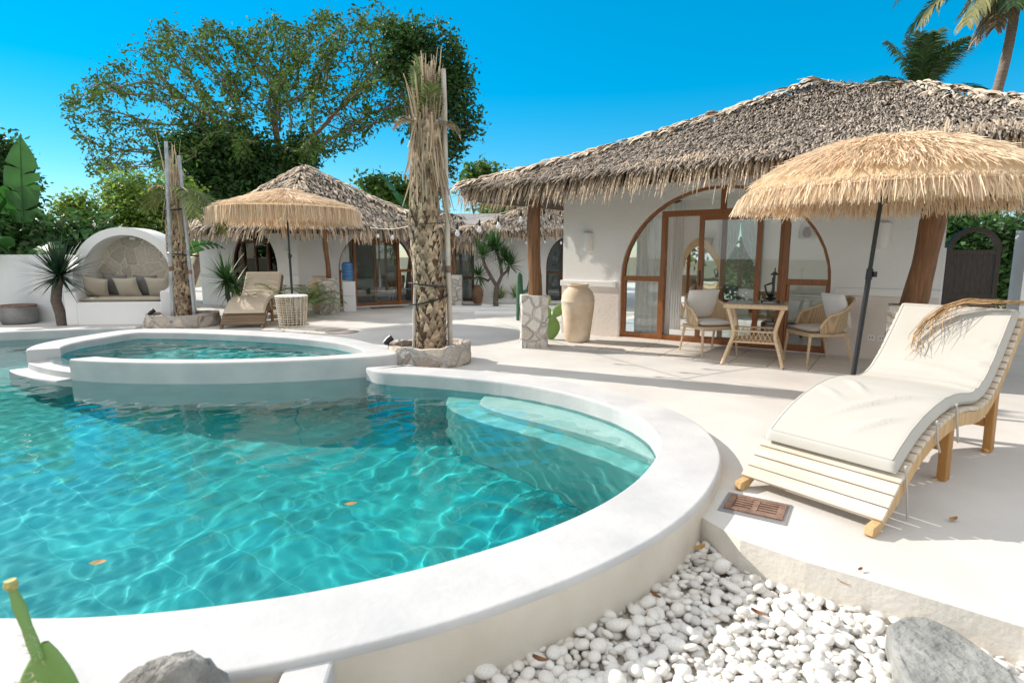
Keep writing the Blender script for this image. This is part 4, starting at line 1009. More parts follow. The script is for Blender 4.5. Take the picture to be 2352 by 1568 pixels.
def rattan_chair(label, loc, rz):
    t = thing('rattan_chair', label, 'armchair', loc, rz, 'rattan armchairs'); W = .29
    mb = MB().box((.0,0,.395), (.54,.56,.05)); obj('seat_frame', mb, RATTAN, t, local=True, bevel=.012)
    for sx, sy, tx in ((.25,.26,.28),(.25,-.26,.28),(-.24,.25,-.33),(-.24,-.25,-.33)):
        mb = MB(); jigtube(mb, [Vector((tx,sy*1.07,0)), Vector((sx,sy,.40))], .013, .02); obj('leg', mb, RATTAN, t, smooth=True, local=True)
    # curved woven back and arms: a shell swept round the rear, high behind, sloping down to the front
    rows = []; edge = []
    n = 36; band = []
    for k in range(n+1):
        a = R(62)+R(236)*k/n; c = math.cos(a); s = math.sin(a); back = max(0, -c)
        top = .66+.20*(back**1.4) if c < .1 else .42+(.66-.42)*max(0, 1-(c-.1)/.42)**.6
        x = .30*c*(1.05 if c < 0 else .95); y = .305*s
        lean = .10*back
        col = []
        for j in range(9):
            z = .42+(top-.42)*j/8; col.append(Vector((x-lean*(z-.42)/.4*1.0, y*(1+.06*(z-.42)/.4), z)))
        band.append(col); edge.append(col[-1])
    mb = MB().grid(band); o = obj('woven_back', mb, WEAVE, t, smooth=True, local=True, angle=180)
    so = o.modifiers.new('solid', 'SOLIDIFY'); so.thickness = .012
    obj('arm_rail', MB().tube(edge, .019, 10), RATTAN, t, smooth=True, local=True)
    cp = MB(); cushion_pad(cp, Matrix.Translation((.0,0,.455)), .255, .255, .045); obj('seat_cushion', cp, FABW, t, smooth=True, local=True, angle=180)
    cp = MB(); M_ = Matrix.Translation((-.235,0,.70)) @ Matrix.Rotation(R(-72), 4, 'Y'); cushion_pad(cp, M_, .22, .25, .055); obj('back_cushion', cp, FABW, t, smooth=True, local=True, angle=180)
    return t
def cushion_pad(mb, M, hx, hy, h, n=14, pinch=.0, ex=3.2):
    top, bot = [], []
    for i in range(n+1):
        rt, rb = [], []
        for j in range(n+1):
            u = i/n*2-1; v = j/n*2-1
            e = (1-abs(u)**ex)**.5*(1-abs(v)**ex)**.5; k = 1-.5*pinch*(u*u*(1-v*v)*.22+0)*0
            x = u*hx*(1-pinch*(1-v*v)*.0-.06*pinch*(1-abs(v))**2*0); y = v*hy
            c = pinch*.10*((1-v*v)*abs(u)**3*hx); d = pinch*.10*((1-u*u)*abs(v)**3*hy)
            x -= math.copysign(c, u); y -= math.copysign(d, v)
            rt.append(M @ Vector((x, y, h*e+.002))); rb.append(M @ Vector((x, y, -h*e*.8-.002)))
        top.append(rt); bot.append(rb)
    mb.grid(top); mb.grid([list(reversed(r)) for r in bot])
def weave_mat():
    m = bpy.data.materials.new('cane_weave'); m.use_nodes = True; nt = m.node_tree; n = nt.nodes; l = nt.links; bs = n['Principled BSDF']
    tc = n.new('ShaderNodeTexCoord'); w1 = n.new('ShaderNodeTexWave'); w2 = n.new('ShaderNodeTexWave'); w1.bands_direction = 'Z'; w2.bands_direction = 'Y'
    for w_ in (w1, w2): w_.inputs['Scale'].default_value = 26; w_.inputs['Distortion'].default_value = .4; l.new(tc.outputs['Object'], w_.inputs['Vector'])
    mx = n.new('ShaderNodeMath'); mx.operation = 'MAXIMUM'; l.new(w1.outputs['Fac'], mx.inputs[0]); l.new(w2.outputs['Fac'], mx.inputs[1])
    cr = n.new('ShaderNodeMix'); cr.data_type = 'RGBA'; cr.inputs[6].default_value = (.33,.22,.12,1); cr.inputs[7].default_value = (.62,.46,.29,1)
    l.new(mx.outputs[0], cr.inputs[0]); l.new(cr.outputs[2], bs.inputs['Base Color']); bs.inputs['Roughness'].default_value = .6
    bu = n.new('ShaderNodeBump'); bu.inputs['Strength'].default_value = .6; bu.inputs['Distance'].default_value = .006; l.new(mx.outputs[0], bu.inputs['Height']); l.new(bu.outputs[0], bs.inputs['Normal'])
    return m
WEAVE = weave_mat()
rattan_chair('rattan armchair with white cushions, left of the rattan table by the open door', (2.84,8.18,0), R(-76))
rattan_chair('rattan armchair with white cushions, right of the rattan table facing left', (4.03,7.50,0), R(184))
# small black metal figurine on the table
fg = thing('figurine', 'black metal figurine standing on the rattan table', 'figurine', (3.34,7.40,.798), R(-20))
mb = MB()
mb.tube([Vector((-.10,0,.0)), Vector((-.10,0,.02))], .012, 8); mb.box((0,0,.022), (.22,.05,.012)); mb.tube([Vector((.10,0,0)), Vector((.10,0,.02))], .012, 8)
mb.lathe([(.02,.03),(.06,.045),(.065,.06),(.03,.08),(.045,.10),(.025,.12)], 14)
mb.tube([Vector((.02,0,.1)), Vector((.025,0,.2)), Vector((.02,0,.3)), Vector((.03,0,.36))], [.024,.017,.022,.014], 10)
mb.tube([Vector((.025,0,.26)), Vector((-.03,0,.24)), Vector((-.075,0,.22)), Vector((-.06,0,.15)), Vector((-.03,0,.09))], [.012,.012,.014,.014,.012], 8)
mb.box((.03,0,.365), (.09,.05,.022)); mb.box((.03,0,.385), (.05,.035,.02)); mb.tube([Vector((.03,0,.38)), Vector((.032,0,.45))], [.011,.006], 8)
obj('body', mb, BLACKM, fg, smooth=True, local=True, angle=45)

# ------------------------------------------------------------------ clay jars and pots
def jar(name, label, loc, prof, m, cat='jar', seg=40, rim_m=None, group=None):
    t = thing(name, label, cat, loc, 0, group); obj('body', MB().lathe(prof, seg, loc), m, t, smooth=True, angle=60)
    return t
jar('clay_jar', 'big pale clay jar standing at the left corner of the near villa', (1.08,9.38,0), [(.16,0),(.20,.02),(.235,.30),(.265,.55),(.272,.66),(.276,.665),(.272,.675),(.262,.75),(.225,.83),(.165,.885),(.15,.90),(.175,.915),(.18,.935),(.165,.945),(.145,.935),(.13,.88)], CLAY)
jar('clay_jar', 'tall clay jar half hidden behind the pier by the water dispenser', (-4.72,14.15,0), [(.15,0),(.20,.03),(.27,.35),(.30,.60),(.27,.76),(.20,.84),(.17,.87),(.19,.90),(.16,.91)], CLAY)
jar('clay_jar', 'small brown clay jar on the ground by the rear door', (-.98,16.3,.05), [(.09,0),(.13,.05),(.17,.25),(.15,.40),(.09,.48),(.11,.53),(.09,.53)], CLAYB)
t = jar('plant_pot', 'squat grey cement pot with rusty rim against the left boundary wall', (-10.28,11.9,0), [(.24,0),(.30,.02),(.335,.18),(.325,.30),(.30,.36),(.285,.37)], CONC, 'pot')
obj('rim', MB().lathe([(.30,.36),(.315,.375),(.31,.395),(.27,.395),(.26,.36)], 36, (-10.28,11.9,0), cap=False), RUST, t, smooth=True)

# ------------------------------------------------------------------ water dispenser, door mat
wd = thing('water_dispenser', 'white water dispenser with a blue bottle beside the stone pier', 'water dispenser', (-4.12,14.55,0), R(12))
mb = MB().box((0,0,.38), (.30,.32,.76)); o = obj('cabinet', mb, mat('white_enamel', (.78,.80,.82), .3), wd, local=True, bevel=.012)
mb = MB().box((0,0,.9), (.30,.32,.006)); obj('door_gap', MB().box((0,-.161,.40), (.29,.006,.006)), CONC, o, local=True)
BOT = mat('blue_bottle', (.10,.30,.60), .12, trans=.35); pr = [(.13,.77)]
for k in range(5): z = .80+k*.075; pr += [(.135,z),(.14,z+.03),(.135,z+.06),(.128,z+.067)]
obj('bottle', MB().lathe(pr+[(.13,1.19),(.09,1.22)], 28, (-.03,0,.02)), BOT, wd, smooth=True, local=True)
dm = thing('door_mat', 'thin brown door mat outside the far villa doorway', 'door mat', (-3.4,15.55,0), math.atan2(.537,.845))
obj('mat_panel', MB().box((0,0,.012), (.85,.40,.02)), mat('coir', (.26,.16,.10), .95, var=.3, scale=60), dm, local=True, bevel=.006)

# ------------------------------------------------------------------ wicker side table beside the far lounger
sdt = thing('side_table', 'round open wicker side table with white top beside the far lounger', 'side table', (-4.33,11.25,0))
mb = MB(); n = 20
def rr_(z): return .245+.055*(z/.62)
for k in range(n):
    a = 6.28319*k/n; mb.tube([Vector((rr_(z)*math.cos(a), rr_(z)*math.sin(a), z)) for z in (.03,.3,.6)], .0075, 6)
for z in [.05+.047*i for i in range(13)]:
    mb.tube([Vector((rr_(z)*math.cos(6.28319*k/40)*(1.015 if k % 2 else .985), rr_(z)*math.sin(6.28319*k/40)*(1.015 if k % 2 else .985), z)) for k in range(41)], .0065, 5)
obj('basket', mb, RATTAN2, sdt, local=True)
obj('top', MB().lathe([(.295,.60),(.305,.61),(.305,.628),(.29,.634)], 40), WHITE, sdt, smooth=True, local=True)

# ------------------------------------------------------------------ alcove seat and left boundary wall
AC = Vector((-8.02,11.95,0)); aM = frame((-8.02-.97,11.78,0), (1,.10)); alc = thing('alcove_seat', 'white arched garden seat with stone lined back and cushions', 'seat', tuple(AC))
mb = MB(); ao = arch(-.06, 2.04, 1.02, 1.98, 0, n=30); ai = arch(.14, 1.86, 1.0, 1.82, .50, n=30)
mb.plate(aM, [ao, list(reversed(ai))], 0.12, 0.78)
mb2 = MB(); Mbox(mb2, aM, .02, 1.98, -.28, .125, 0, .47)
obj('surround', mb, WHITE2, alc, smooth=True, angle=40)
obj('base', mb2, WHITE2, alc, bevel=.02)
for a0, a1 in ((-.03,.20),(1.80,2.03)):
    am = MB(); pr = [(-.30,0),(.12,0),(.12,.86),(.02,.74),(-.12,.70),(-.30,.69)]
    v0 = [aM @ Vector((a0, d, z)) for d, z in pr]; v1 = [aM @ Vector((a1, d, z)) for d, z in pr]; k = len(pr)
    am.add(v0+v1, [tuple(range(k)), tuple(range(2*k-1, k-1, -1))]+[(i, (i+1) % k, (i+1) % k+k, i+k) for i in range(k)]); obj('arm', am, WHITE2, alc, bevel=.03)
mb = MB(); mb.plate(aM, [arch(.12, 1.88, 1.0, 1.83, .40, n=30)], .62, .66); obj('stone_back', mb, STONEA, alc)
obj('lamp', MB().box(aM @ Vector((1.0,.45,1.76)), (.11,.06,.055)), WHITE, alc, bevel=.01)
cp = MB(); cushion_pad(cp, Matrix.Translation(aM @ Vector((1.0,.12,.515))) @ Matrix.Rotation(.0997,4,'Z'), .79, .36, .05, n=20, ex=8); o = obj('seat_cushion', cp, PILT, None, smooth=True); tag(o, 'long tan seat pad lying in the stone lined alcove', 'cushion')
for (a, d, z, w, m, tilt, roll, lab) in ((.42,.02,.76,.245,PILT,-62,.22,'tan pillow tilted at the left end of the alcove seat'),
                                 (1.02,.05,.745,.235,PILT,-66,-.04,'tan pillow upright in the middle of the alcove seat'),
                                 (1.62,.06,.75,.23,PILT,-66,.03,'tan pillow at the alcove end behind the shorter palm'),
                                 (.70,.24,.79,.25,PILG,-70,.1,'grey pillow behind the left and middle tan pillows'),
                                 (1.32,.24,.77,.24,PILG,-70,.0,'grey pillow behind the middle and right tan pillows'),
                                 (.20,.30,.74,.22,PILG,-72,.1,'dark grey pillow at the far left corner of the alcove seat')):
    cp = MB(); M_ = Matrix.Translation(aM @ Vector((a,d,z))) @ Matrix.Rotation(.0997,4,'Z') @ Matrix.Rotation(R(tilt+0),4,'X') @ Matrix.Rotation(roll,4,'Z')
    cushion_pad(cp, M_ @ Matrix.Rotation(R(180),4,'X'), w, w, .085, pinch=1.0, ex=2.4); o = obj('pillow', cp, m, None, smooth=True, angle=180); tag(o, lab, 'pillow', 'pillows in the alcove')
bw = MB(); wallP = [(-14.5,12.0),(-9.6,12.25),(-8.9,12.35)]
Wt = .20
for a, b in zip(wallP, wallP[1:]):
    d = (Vector(b)-Vector(a)).normalized(); q = Vector((-d.y, d.x))*Wt
    pts = [(*a,0),(*b,0),(b[0]+q.x,b[1]+q.y,0),(a[0]+q.x,a[1]+q.y,0)]; pts += [(p[0],p[1],1.42+(.0 if p[0] < -9 else -.05)) for p in pts]
    bw.add(pts, [(3,2,1,0),(4,5,6,7),(0,1,5,4),(1,2,6,5),(2,3,7,6),(3,0,4,7)])
o = obj('boundary_wall', bw, mat('streaked_white_wall', (.66,.70,.73), .9, col2=(.78,.80,.81), scale=1.1, bump=.3, stretch=(2,2,.6))); tag(o, 'white plastered boundary wall left of the alcove seat', 'wall')

# ------------------------------------------------------------------ gate and walls on the right
gt = thing('garden_gate', 'dark plank gate with an open arched top, right of the near villa', 'gate', (9.75,12.1,0))
gM = frame((9.20,12.25,0), (1,-.12)); GW = 1.05; DG = mat('dark_gate_wood', (.035,.024,.018), .5, col2=(.075,.05,.035), scale=6, stretch=(8,8,1))
mb = MB(); Mbox(mb, gM, 0, .10, 0, .08, .05, 1.55); Mbox(mb, gM, GW-.10, GW, 0, .08, .05, 1.55); Mbox(mb, gM, .10, GW-.10, .005, .075, 1.42, 1.52); Mbox(mb, gM, .10, GW-.10, .005, .075, .10, .2); Mbox(mb, gM, .1, GW-.1, .005, .075, .48, .58)
ao = arch(0, GW, 1.5, 1.98, 1.5, n=20); ai = arch(.09, GW-.09, 1.5, 1.90, 1.5, n=20); mb.plate(gM, [ao[1:]+[ao[0]], list(reversed(ai))], -.002, .083) if False else None
for k in range(20):
    p = [(GW/2+q*math.cos(math.pi*(k+e)/20), 1.5+z*math.sin(math.pi*(k+e)/20)) for q, z in ((GW/2,.48),(GW/2-.1,.39)) for e in (0,1.02)]
    a_, b_, c_2, d_2 = p; V8 = [gM @ Vector((x, dd, z)) for dd in (-.004,.085) for x, z in (a_, b_, d_2, c_2)]
    mb.add(V8, [(0,1,2,3),(7,6,5,4),(0,4,5,1),(1,5,6,2),(2,6,7,3),(3,7,4,0)])
obj('frame', mb, DG, gt)
for k in range(8):
    a0 = .11+k*.1045; mb = MB(); Mbox(mb, gM, a0, a0+.092, .03, .05, .2, 1.42); obj('plank', mb, DG, gt)
bw = MB(); bw.box((11.15,12.0,.95), (1.35,.22,1.9)); bw.box((10.55,11.95,.95), (.16,.3,1.92)); o = obj('boundary_wall', bw, WHITE2); tag(o, 'white wall standing to the right of the dark gate', 'wall')
bw = MB(); bw.box((8.55,12.35,.78), (1.25,.22,1.56)); o = obj('boundary_wall', bw, WHITE2); tag(o, 'white wall stub between the near villa and the gate', 'wall')

# ------------------------------------------------------------------ palms staked in stone rings
def stone_ring(label, c, r, h, seed, group='round stone planters'):
    t = thing('stone_planter', label, 'planter', (c[0],c[1],0), 0, group); rn = random.Random(seed); n = 56; rows = []
    prof = [(1.0,0,),(1.03,h*.3),(1.0,h*.7),(.985,h*.97),(.94,h*1.0),(.80,h*.97),(.77,h*.7)]
    ph = [rn.random()*6 for _ in range(8)]
    for q, (s, z) in enumerate(prof):
        row = []
        for k in range(n+1):
            a = 6.28319*k/n; w = 1+.025*math.sin(7*a+ph[0]+q)+.02*math.sin(13*a+ph[1]+2*q)+.015*math.sin(23*a+ph[2]+q*3)
            row.append(Vector((c[0]+r*s*w*math.cos(a), c[1]+r*s*w*math.sin(a), z*(1+.04*math.sin(5*a+ph[3])+.03*math.sin(11*a+ph[4])))))
        rows.append(row)
    obj('wall', MB().grid(rows), STONEB, t, smooth=True)
    obj('soil', MB().lathe([(.0,h*.72),(r*.82,h*.72)], 32, (c[0],c[1],0), cap=False), mat('soil', (.09,.065,.045), .95, var=.3, scale=12, bump=.6), t)
    return t
P1 = Vector((-1.10,7.52,0)); P2 = Vector((-6.66,11.55,0))
stone_ring('rough stone planter ring around the tall palm at the pool corner', P1, .545, .26, 5)
stone_ring('rough stone planter ring around the shorter palm behind the spa pool', P2, .66, .26, 8)
BARK = mat('palm_bark', (.27,.19,.12), .95, island=.5, col2=(.52,.41,.29), scale=18, bump=.4, bscale=60)
BARKD = mat('dark_palm_trunk', (.10,.06,.035), .95, var=.4, scale=16, bump=.5)
DRYF = mat('dry_frond_fibre', (.50,.40,.28), .85, island=.35, trans=.15)
GRNF = mat('olive_palm_leaf', (.16,.20,.06), .55, island=.4, trans=.25)
def staked_palm(label, c, ztop, r0, r1, poles, seed, green):
    t = thing('palm_tree', label, 'palm', (c[0],c[1],0), 0, 'staked young palms'); rn = np.random.default_rng(seed)
    n = 20; path = [Vector((c[0]+.03*math.sin(i*.4), c[1], .1+(ztop-.1)*i/n)) for i in range(n+1)]
    rad = [r0+(r1-r0)*i/n for i in range(n+1)]
    tr = obj('trunk', MB().tube(path, rad, 16), BARKD, t, smooth=True)
    # old leaf bases: overlapping pointed scales in a spiral
    V, F = [], []; z = .14; k = 0; o = 0
    while z < ztop:
        rr = r0+(r1-r0)*(z/ztop)
        for q in range(11):
            a = 6.28319*(q/11)+k*.27+rn.normal(0, .16); w = .085*(.75+.5*rn.random()); h = .13*(.75+.5*rn.random()); out = .008+.018*rn.random()
            ce = Vector((math.cos(a), math.sin(a), 0)); sd_ = Vector((-math.sin(a), math.cos(a), 0)); b = Vector((c[0]+.03*math.sin(z/ztop*8), c[1], z))+ce*(rr*.97)
            V += [b-sd_*w*.55, b+sd_*w*.55, b+ce*out*.8-sd_*w*.42+Vector((0,0,h*.5)), b+ce*out*.8+sd_*w*.42+Vector((0,0,h*.5)), b+ce*out*1.2+Vector((0,0,h)) + sd_*rn.normal(0,.008), b+ce*(out+.012)+Vector((0,0,h*.45))]
            F += [(o,o+1,o+5,o+5),(o,o+5,o+2,o+2),(o+1,o+3,o+5,o+5),(o+2,o+5,o+4,o+4),(o+5,o+3,o+4,o+4)]; o += 6
        z += .058*(.85+.3*rn.random()); k += 1
    mb = MB(); mb.v = [tuple(p) for p in V]; mb.f = [tuple(dict.fromkeys(f)) for f in F]
    obj('leaf_bases', mb, BARK, tr, fix=False)
    # bound head of fronds: dry petioles and folded leaves tied upwards, some hanging strips
    O, D, L = [], [], []
    top = Vector((c[0]+.03*math.sin(8), c[1], ztop))
    for q in range(800 if ztop > 2.8 else 300):
        a = rn.random()*6.283; ce = np.array([math.cos(a), math.sin(a), 0]); h = rn.random()
        if h < .72: O.append(np.array(top)+ce*r1*(.1+.62*rn.random())+np.array([0,0,-.75*rn.random()+.1])); D.append(ce*.10*rn.random()+np.array([0,0,1])); L.append(.30+.65*rn.random()**1.5)
        else: O.append(np.array(top)+ce*r1*.98+np.array([0,0,-.55+.75*rn.random()])); D.append(ce*(.08+.22*rn.random()**3)+np.array([0,0,-1])); L.append(.25+.65*rn.random()*rn.random()+.1)
    strands('dry_fronds', tr, np.array(O), np.array(D), np.array(L), .022*(.6+.9*rn.random(len(O))), DRYF, sag=.01, seed=seed, spread=.05)
    for q, (a, tilt, ln, dr, mt) in enumerate(green):
        frond('frond', t, top+Vector((0,0,-.05)), a, tilt, ln, dr, mt, seed+q, ll=.42 if tilt < .6 else .20, vee=.3)
    for (x0, y0, z0, x1, y1, z1, pr_, pm, lab) in poles:
        p = thing('support_pole', lab, 'pole', (x0,y0,z0), 0, 'poles propping the palms'); d = (Vector((x1,y1,z1))-Vector((x0,y0,z0)))
        obj('tube', MB().tube([Vector((x0,y0,z0))+d*k/8+Vector((.004*math.sin(k*2),0,0)) for k in range(9)], pr_, 12), pm, p, smooth=True)
        if pr_ > .03: obj('joint', MB().tube([Vector((x0,y0,z0))+d*.29, Vector((x0,y0,z0))+d*.315], pr_*1.2, 12), RUST, p)
    st_ = MB()
    return t
def frond(name, parent, base, az, tilt, ln, droop, m, seed, nl=38, lw=.026, ll=.44, vee=.5, hang=.35):
    """feather palm leaf: arching rachis with leaflets both sides"""
    r = np.random.default_rng(seed); base = Vector(base); pts = []; n = 16
    d = Vector((math.cos(az)*math.cos(tilt), math.sin(az)*math.cos(tilt), math.sin(tilt))); p = base.copy()
    for i in range(n+1):
        pts.append(p.copy()); p = p+d*(ln/n); d = (d+Vector((0,0,-droop/n*(.5+1.0*i/n)))).normalized()
    mb = MB(); mb.tube(pts, [.016*(1-.85*i/n)+.002 for i in range(n+1)], 6)
    V, F = [], []; o = 0
    for k in range(nl):
        s = .12+.87*k/nl; f = s*n; i = min(int(f), n-1); P = pts[i].lerp(pts[i+1], f-i); tg = (pts[i+1]-pts[i]).normalized()
        sd_ = tg.cross(Vector((0,0,1)))
        if sd_.length < .05: sd_ = Vector((-math.sin(az), math.cos(az), 0))
        sd_.normalize(); up = sd_.cross(tg).normalized(); L = ll*(math.sin(math.pi*(.12+.80*s))**.7)*(.85+.3*r.random())
        for sg in (-1, 1):
            dd = (sd_*sg*(.85)+tg*(.62+.25*s)+up*(vee*.35*(.6+.8*r.random()))+Vector(r.normal(0,.07,3))).normalized()
            dd2 = (dd+Vector((0,0,-hang))).normalized(); dd3 = (dd2+Vector((0,0,-hang))).normalized()
            w = lw*(.8+.4*r.random()); q = dd.cross(up).normalized()*w*.5; m1 = P+dd*L*.4; m2 = m1+dd2*L*.35; m3 = m2+dd3*L*.3
            V += [P-q*.6, P+q*.6, m1-q, m1+q, m2-q*.7, m2+q*.7, m3]; F += [(o,o+1,o+3,o+2),(o+2,o+3,o+5,o+4),(o+4,o+5,o+6)]; o += 7
    mb.add(V, F); return obj(name, mb, m, parent, fix=False)
pole1 = [(-.83,7.62,.15,-.86,7.58,3.70,.034,PIPEW,'thick whitewashed pole propping the tall palm on its right'), (-1.29,7.44,.2,-1.22,7.40,1.72,.022,PIPEW,'short pale pole tied to the left of the tall palm')]
pole2 = [(-6.66,11.18,.12,-6.50,11.2,3.52,.032,GALV,'grey galvanised pole standing on the left of the shorter palm'), (-6.32,11.35,.12,-6.42,11.45,3.30,.032,GALV,'grey galvanised pole standing on the right of the shorter palm')]
g1 = [(2.6,1.45,.95,.15,GRNF),(.7,1.40,.75,.3,GRNF),(4.0,1.35,.8,.3,GRNF),(5.3,1.3,.6,.5,GRNF),(3.2,1.0,.5,2.6,DRYF),(.1,.9,.5,2.8,DRYF)]
staked_palm('tall staked palm trunk with tied grey green head at the pool corner', P1, 2.95, .20, .155, pole1, 51, g1)
g2 = [(-.3,.35,1.55,3.3,GRNF),(-.7,.5,1.3,3.2,GRNF),(3.0,.5,.7,3.0,GRNF),(1.2,1.3,.5,.6,DRYF),(3.6,.9,.5,2.4,DRYF)]
staked_palm('shorter staked palm with drooping fronds behind the spa pool', P2, 2.62, .165, .13, pole2, 57, g2)
def strap(c, z, r, label, sag=.05, m=BLACKM, rad=.011):
    t = thing('strap', label, 'strap', (c[0],c[1],z), 0, 'straps tying palms to their poles')
    obj('loop', MB().tube([Vector((c[0]+r*math.cos(6.283*k/24)*1.15, c[1]+r*math.sin(6.283*k/24), z+sag*math.sin(6.283*k/24+1.2))) for k in range(25)], rad, 6, cap=False), m, t)
strap(P1, 1.02, .215, 'dark strap low round the tall palm trunk', -.03); strap(P1, .83, .22, 'dark strap slanting round the lower tall palm trunk', .06); strap(P1, 1.80, .20, 'thin dark strap high on the tall palm trunk', .02, rad=.007)
strap(P2+Vector((.06,0,0)), 2.28, .23, 'thick dark strap high on the shorter palm', .03, rad=.018); strap(P2+Vector((.1,0,0)), 1.42, .235, 'thick dark strap halfway up the shorter palm', -.03, rad=.018)
for p, l in (((-1.62,7.42,.27), 'small black spotlight on the rim of the tall palm planter'), ((-6.98,11.05,.28), 'small black spotlight on the rim of the shorter palm planter')):
    t = thing('spotlight', l, 'spotlight', p, 0, 'black garden spotlights'); a = Vector(p)
    obj('head', MB().tube([a+Vector((-.05,-.02,-.01)), a+Vector((.0,0,.04)), a+Vector((.05,.01,.075))], [.03,.042,.045], 14), BLACKM, t, smooth=True); obj('stake', MB().tube([a+Vector((0,0,-.08)), a+Vector((0,0,.03))], .012, 8), BLACKM, t)

# ------------------------------------------------------------------ spiky plants
YUC = mat('dark_sword_leaf', (.022,.06,.028), .4, island=.5, spec=.5, trans=.12)
YUC2 = mat('mid_green_sword_leaf', (.05,.13,.035), .45, island=.5, trans=.2)
def rosette(name, parent, c, n, ln, w, m, seed, up=.35, droop=.5, sph=(-.5, 1.4)):
    r = np.random.default_rng(seed); V, F = [], []; o = 0; c = Vector(c)
    for k in range(n):
        az = r.random()*6.283; el = sph[0]+(sph[1]-sph[0])*r.random()**.8; L = ln*(.75+.4*r.random()); d = Vector((math.cos(az)*math.cos(el), math.sin(az)*math.cos(el), math.sin(el))); p = c+d*.03
        s = d.cross(Vector((0,0,1))); s = s.normalized() if s.length > .02 else Vector((1,0,0)); nseg = 5
        for i in range(nseg+1):
            t = i/nseg; ww = w*(.6+.4*math.sin(math.pi*min(1, t*1.6+.1)))*(1-t**2.2)+.001; nn = s.cross(d).normalized()
            V += [p-s*ww*.5, p-nn*ww*.12, p+s*ww*.5]
            if i < nseg: q = o+i*3; F += [(q,q+1,q+4,q+3),(q+1,q+2,q+5,q+4)]
            p = p+d*(L/nseg); d = (d+Vector((0,0,-droop*t/nseg*1.6))).normalized()
        o += (nseg+1)*3
    mb = MB(); mb.v = [tuple(v) for v in V]; mb.f = F; return obj(name, mb, m, parent, smooth=True, fix=False, angle=180)
GTR = mat('ringed_grey_trunk', (.13,.10,.085), .9, var=.35, scale=14, stretch=(1,1,5), bump=.4)
def dracaena(label, base, trunk, heads, m, tm, seed, grp=None):
    t = thing('dracaena', label, 'plant', base, 0, grp); mb = MB(); b = Vector(base)
    for pts, r0, r1 in trunk: jigtube(mb, [b+Vector(p) for p in pts], r0, r1, 12)
    tr = obj('trunk', mb, tm, t, smooth=True)
    for i, (p, n, ln, w, sp) in enumerate(heads): rosette('leaf_crown', t, b+Vector(p), n, ln, w, m, seed+i, sph=sp, droop=.45)
    return t
dracaena('dark spiky dracaena on a curved trunk before the left boundary wall', (-9.12,11.55,0), [([(0,0,0),(-.02,0,.25),(-.08,0,.5),(-.03,0,.75),(.05,0,.98)],.10,.085)], [((.05,0,1.0),190,.82,.045,(-.65,1.45))], YUC, GTR, 61)
dracaena('spiky dracaena with drooping leaves half hidden behind the shorter palm', (-5.95,12.1,0), [([(0,0,0),(.0,0,.3),(-.05,0,.6),(-.06,0,.85)],.05,.04)], [((-.06,0,.9),120,.62,.04,(-.9,1.3)),((.05,.1,.78),60,.55,.04,(-1,1.0))], YUC2, GTR, 63)
dracaena('tall branching dracaena tree growing in front of the rear white wall', (-.42,14.9,0), [([(0,0,0),(-.01,0,.35),(.03,0,.65)],.07,.06),([(.03,0,.6),(-.12,0,.85),(-.28,0,1.15),(-.33,0,1.35)],.05,.035),([(.03,0,.6),(.16,0,.9),(.12,0,1.2),(.02,.0,1.55)],.05,.035),([(.12,0,.85),(.28,0,1.0),(.34,0,1.12)],.035,.03),([(-.12,0,.85),(-.2,.1,.75),(-.42,.1,.85)],.035,.03)],
         [((-.33,0,1.4),110,.52,.035,(-.6,1.4)),((.02,0,1.58),130,.55,.035,(-.6,1.45)),((.36,0,1.15),110,.52,.035,(-.8,1.3)),((-.44,.1,.88),80,.48,.035,(-1,1.2)),((.2,-.1,1.35),80,.5,.035,(-.7,1.3)),((-.12,0,1.62),80,.5,.035,(-.5,1.4))], YUC2, GTR, 67)
VAR = mat('variegated_leaf', (.30,.38,.16), .5, island=.5, trans=.2)
t = thing('potted_shrub', 'low variegated shrub in a white trough under the branching dracaena', 'plant', (-.28,15.2,0)); rosette('leaf_crown', t, (-.35,15.15,.28), 110, .40, .045, VAR, 71, sph=(-.2,1.5)); rosette('leaf_crown', t, (.1,15.25,.3), 80, .38, .045, VAR, 72, sph=(-.2,1.5))
obj('trough', MB().box((-.2,15.2,.07), (1.2,.5,.14)), WHITE2, t, bevel=.01)
pf = thing('dwarf_palm', 'feathery pale green dwarf palm behind the far lounger', 'palm', (-5.25,13.1,0)); PGR = mat('pale_palm_leaf', (.20,.28,.10), .5, island=.35, trans=.3)
for k in range(15): frond('frond', pf, (-5.25+.25*math.sin(k*2.1)-.2,13.1,.30), k*2.4, .5+.55*((k*37) % 10)/10, .95, 1.5, PGR, 80+k, nl=26, ll=.28, lw=.014)
pf = thing('dwarf_palm', 'feathery dwarf palm whose leaves overlap the far parasol pole', 'palm', (-4.55,13.2,0))
for k in range(12): frond('frond', pf, (-4.62+.1*math.sin(k*2.1),13.25,.30), k*2.4+.6, .45+.6*((k*53) % 10)/10, .85, 1.4, PGR, 110+k, nl=26, ll=.28, lw=.014)
# indoor plant behind the side light
rosette('leaves', POTPLANT[1], POTPLANT[0], 90, .5, .05, YUC2, 77, sph=(.2,1.5))

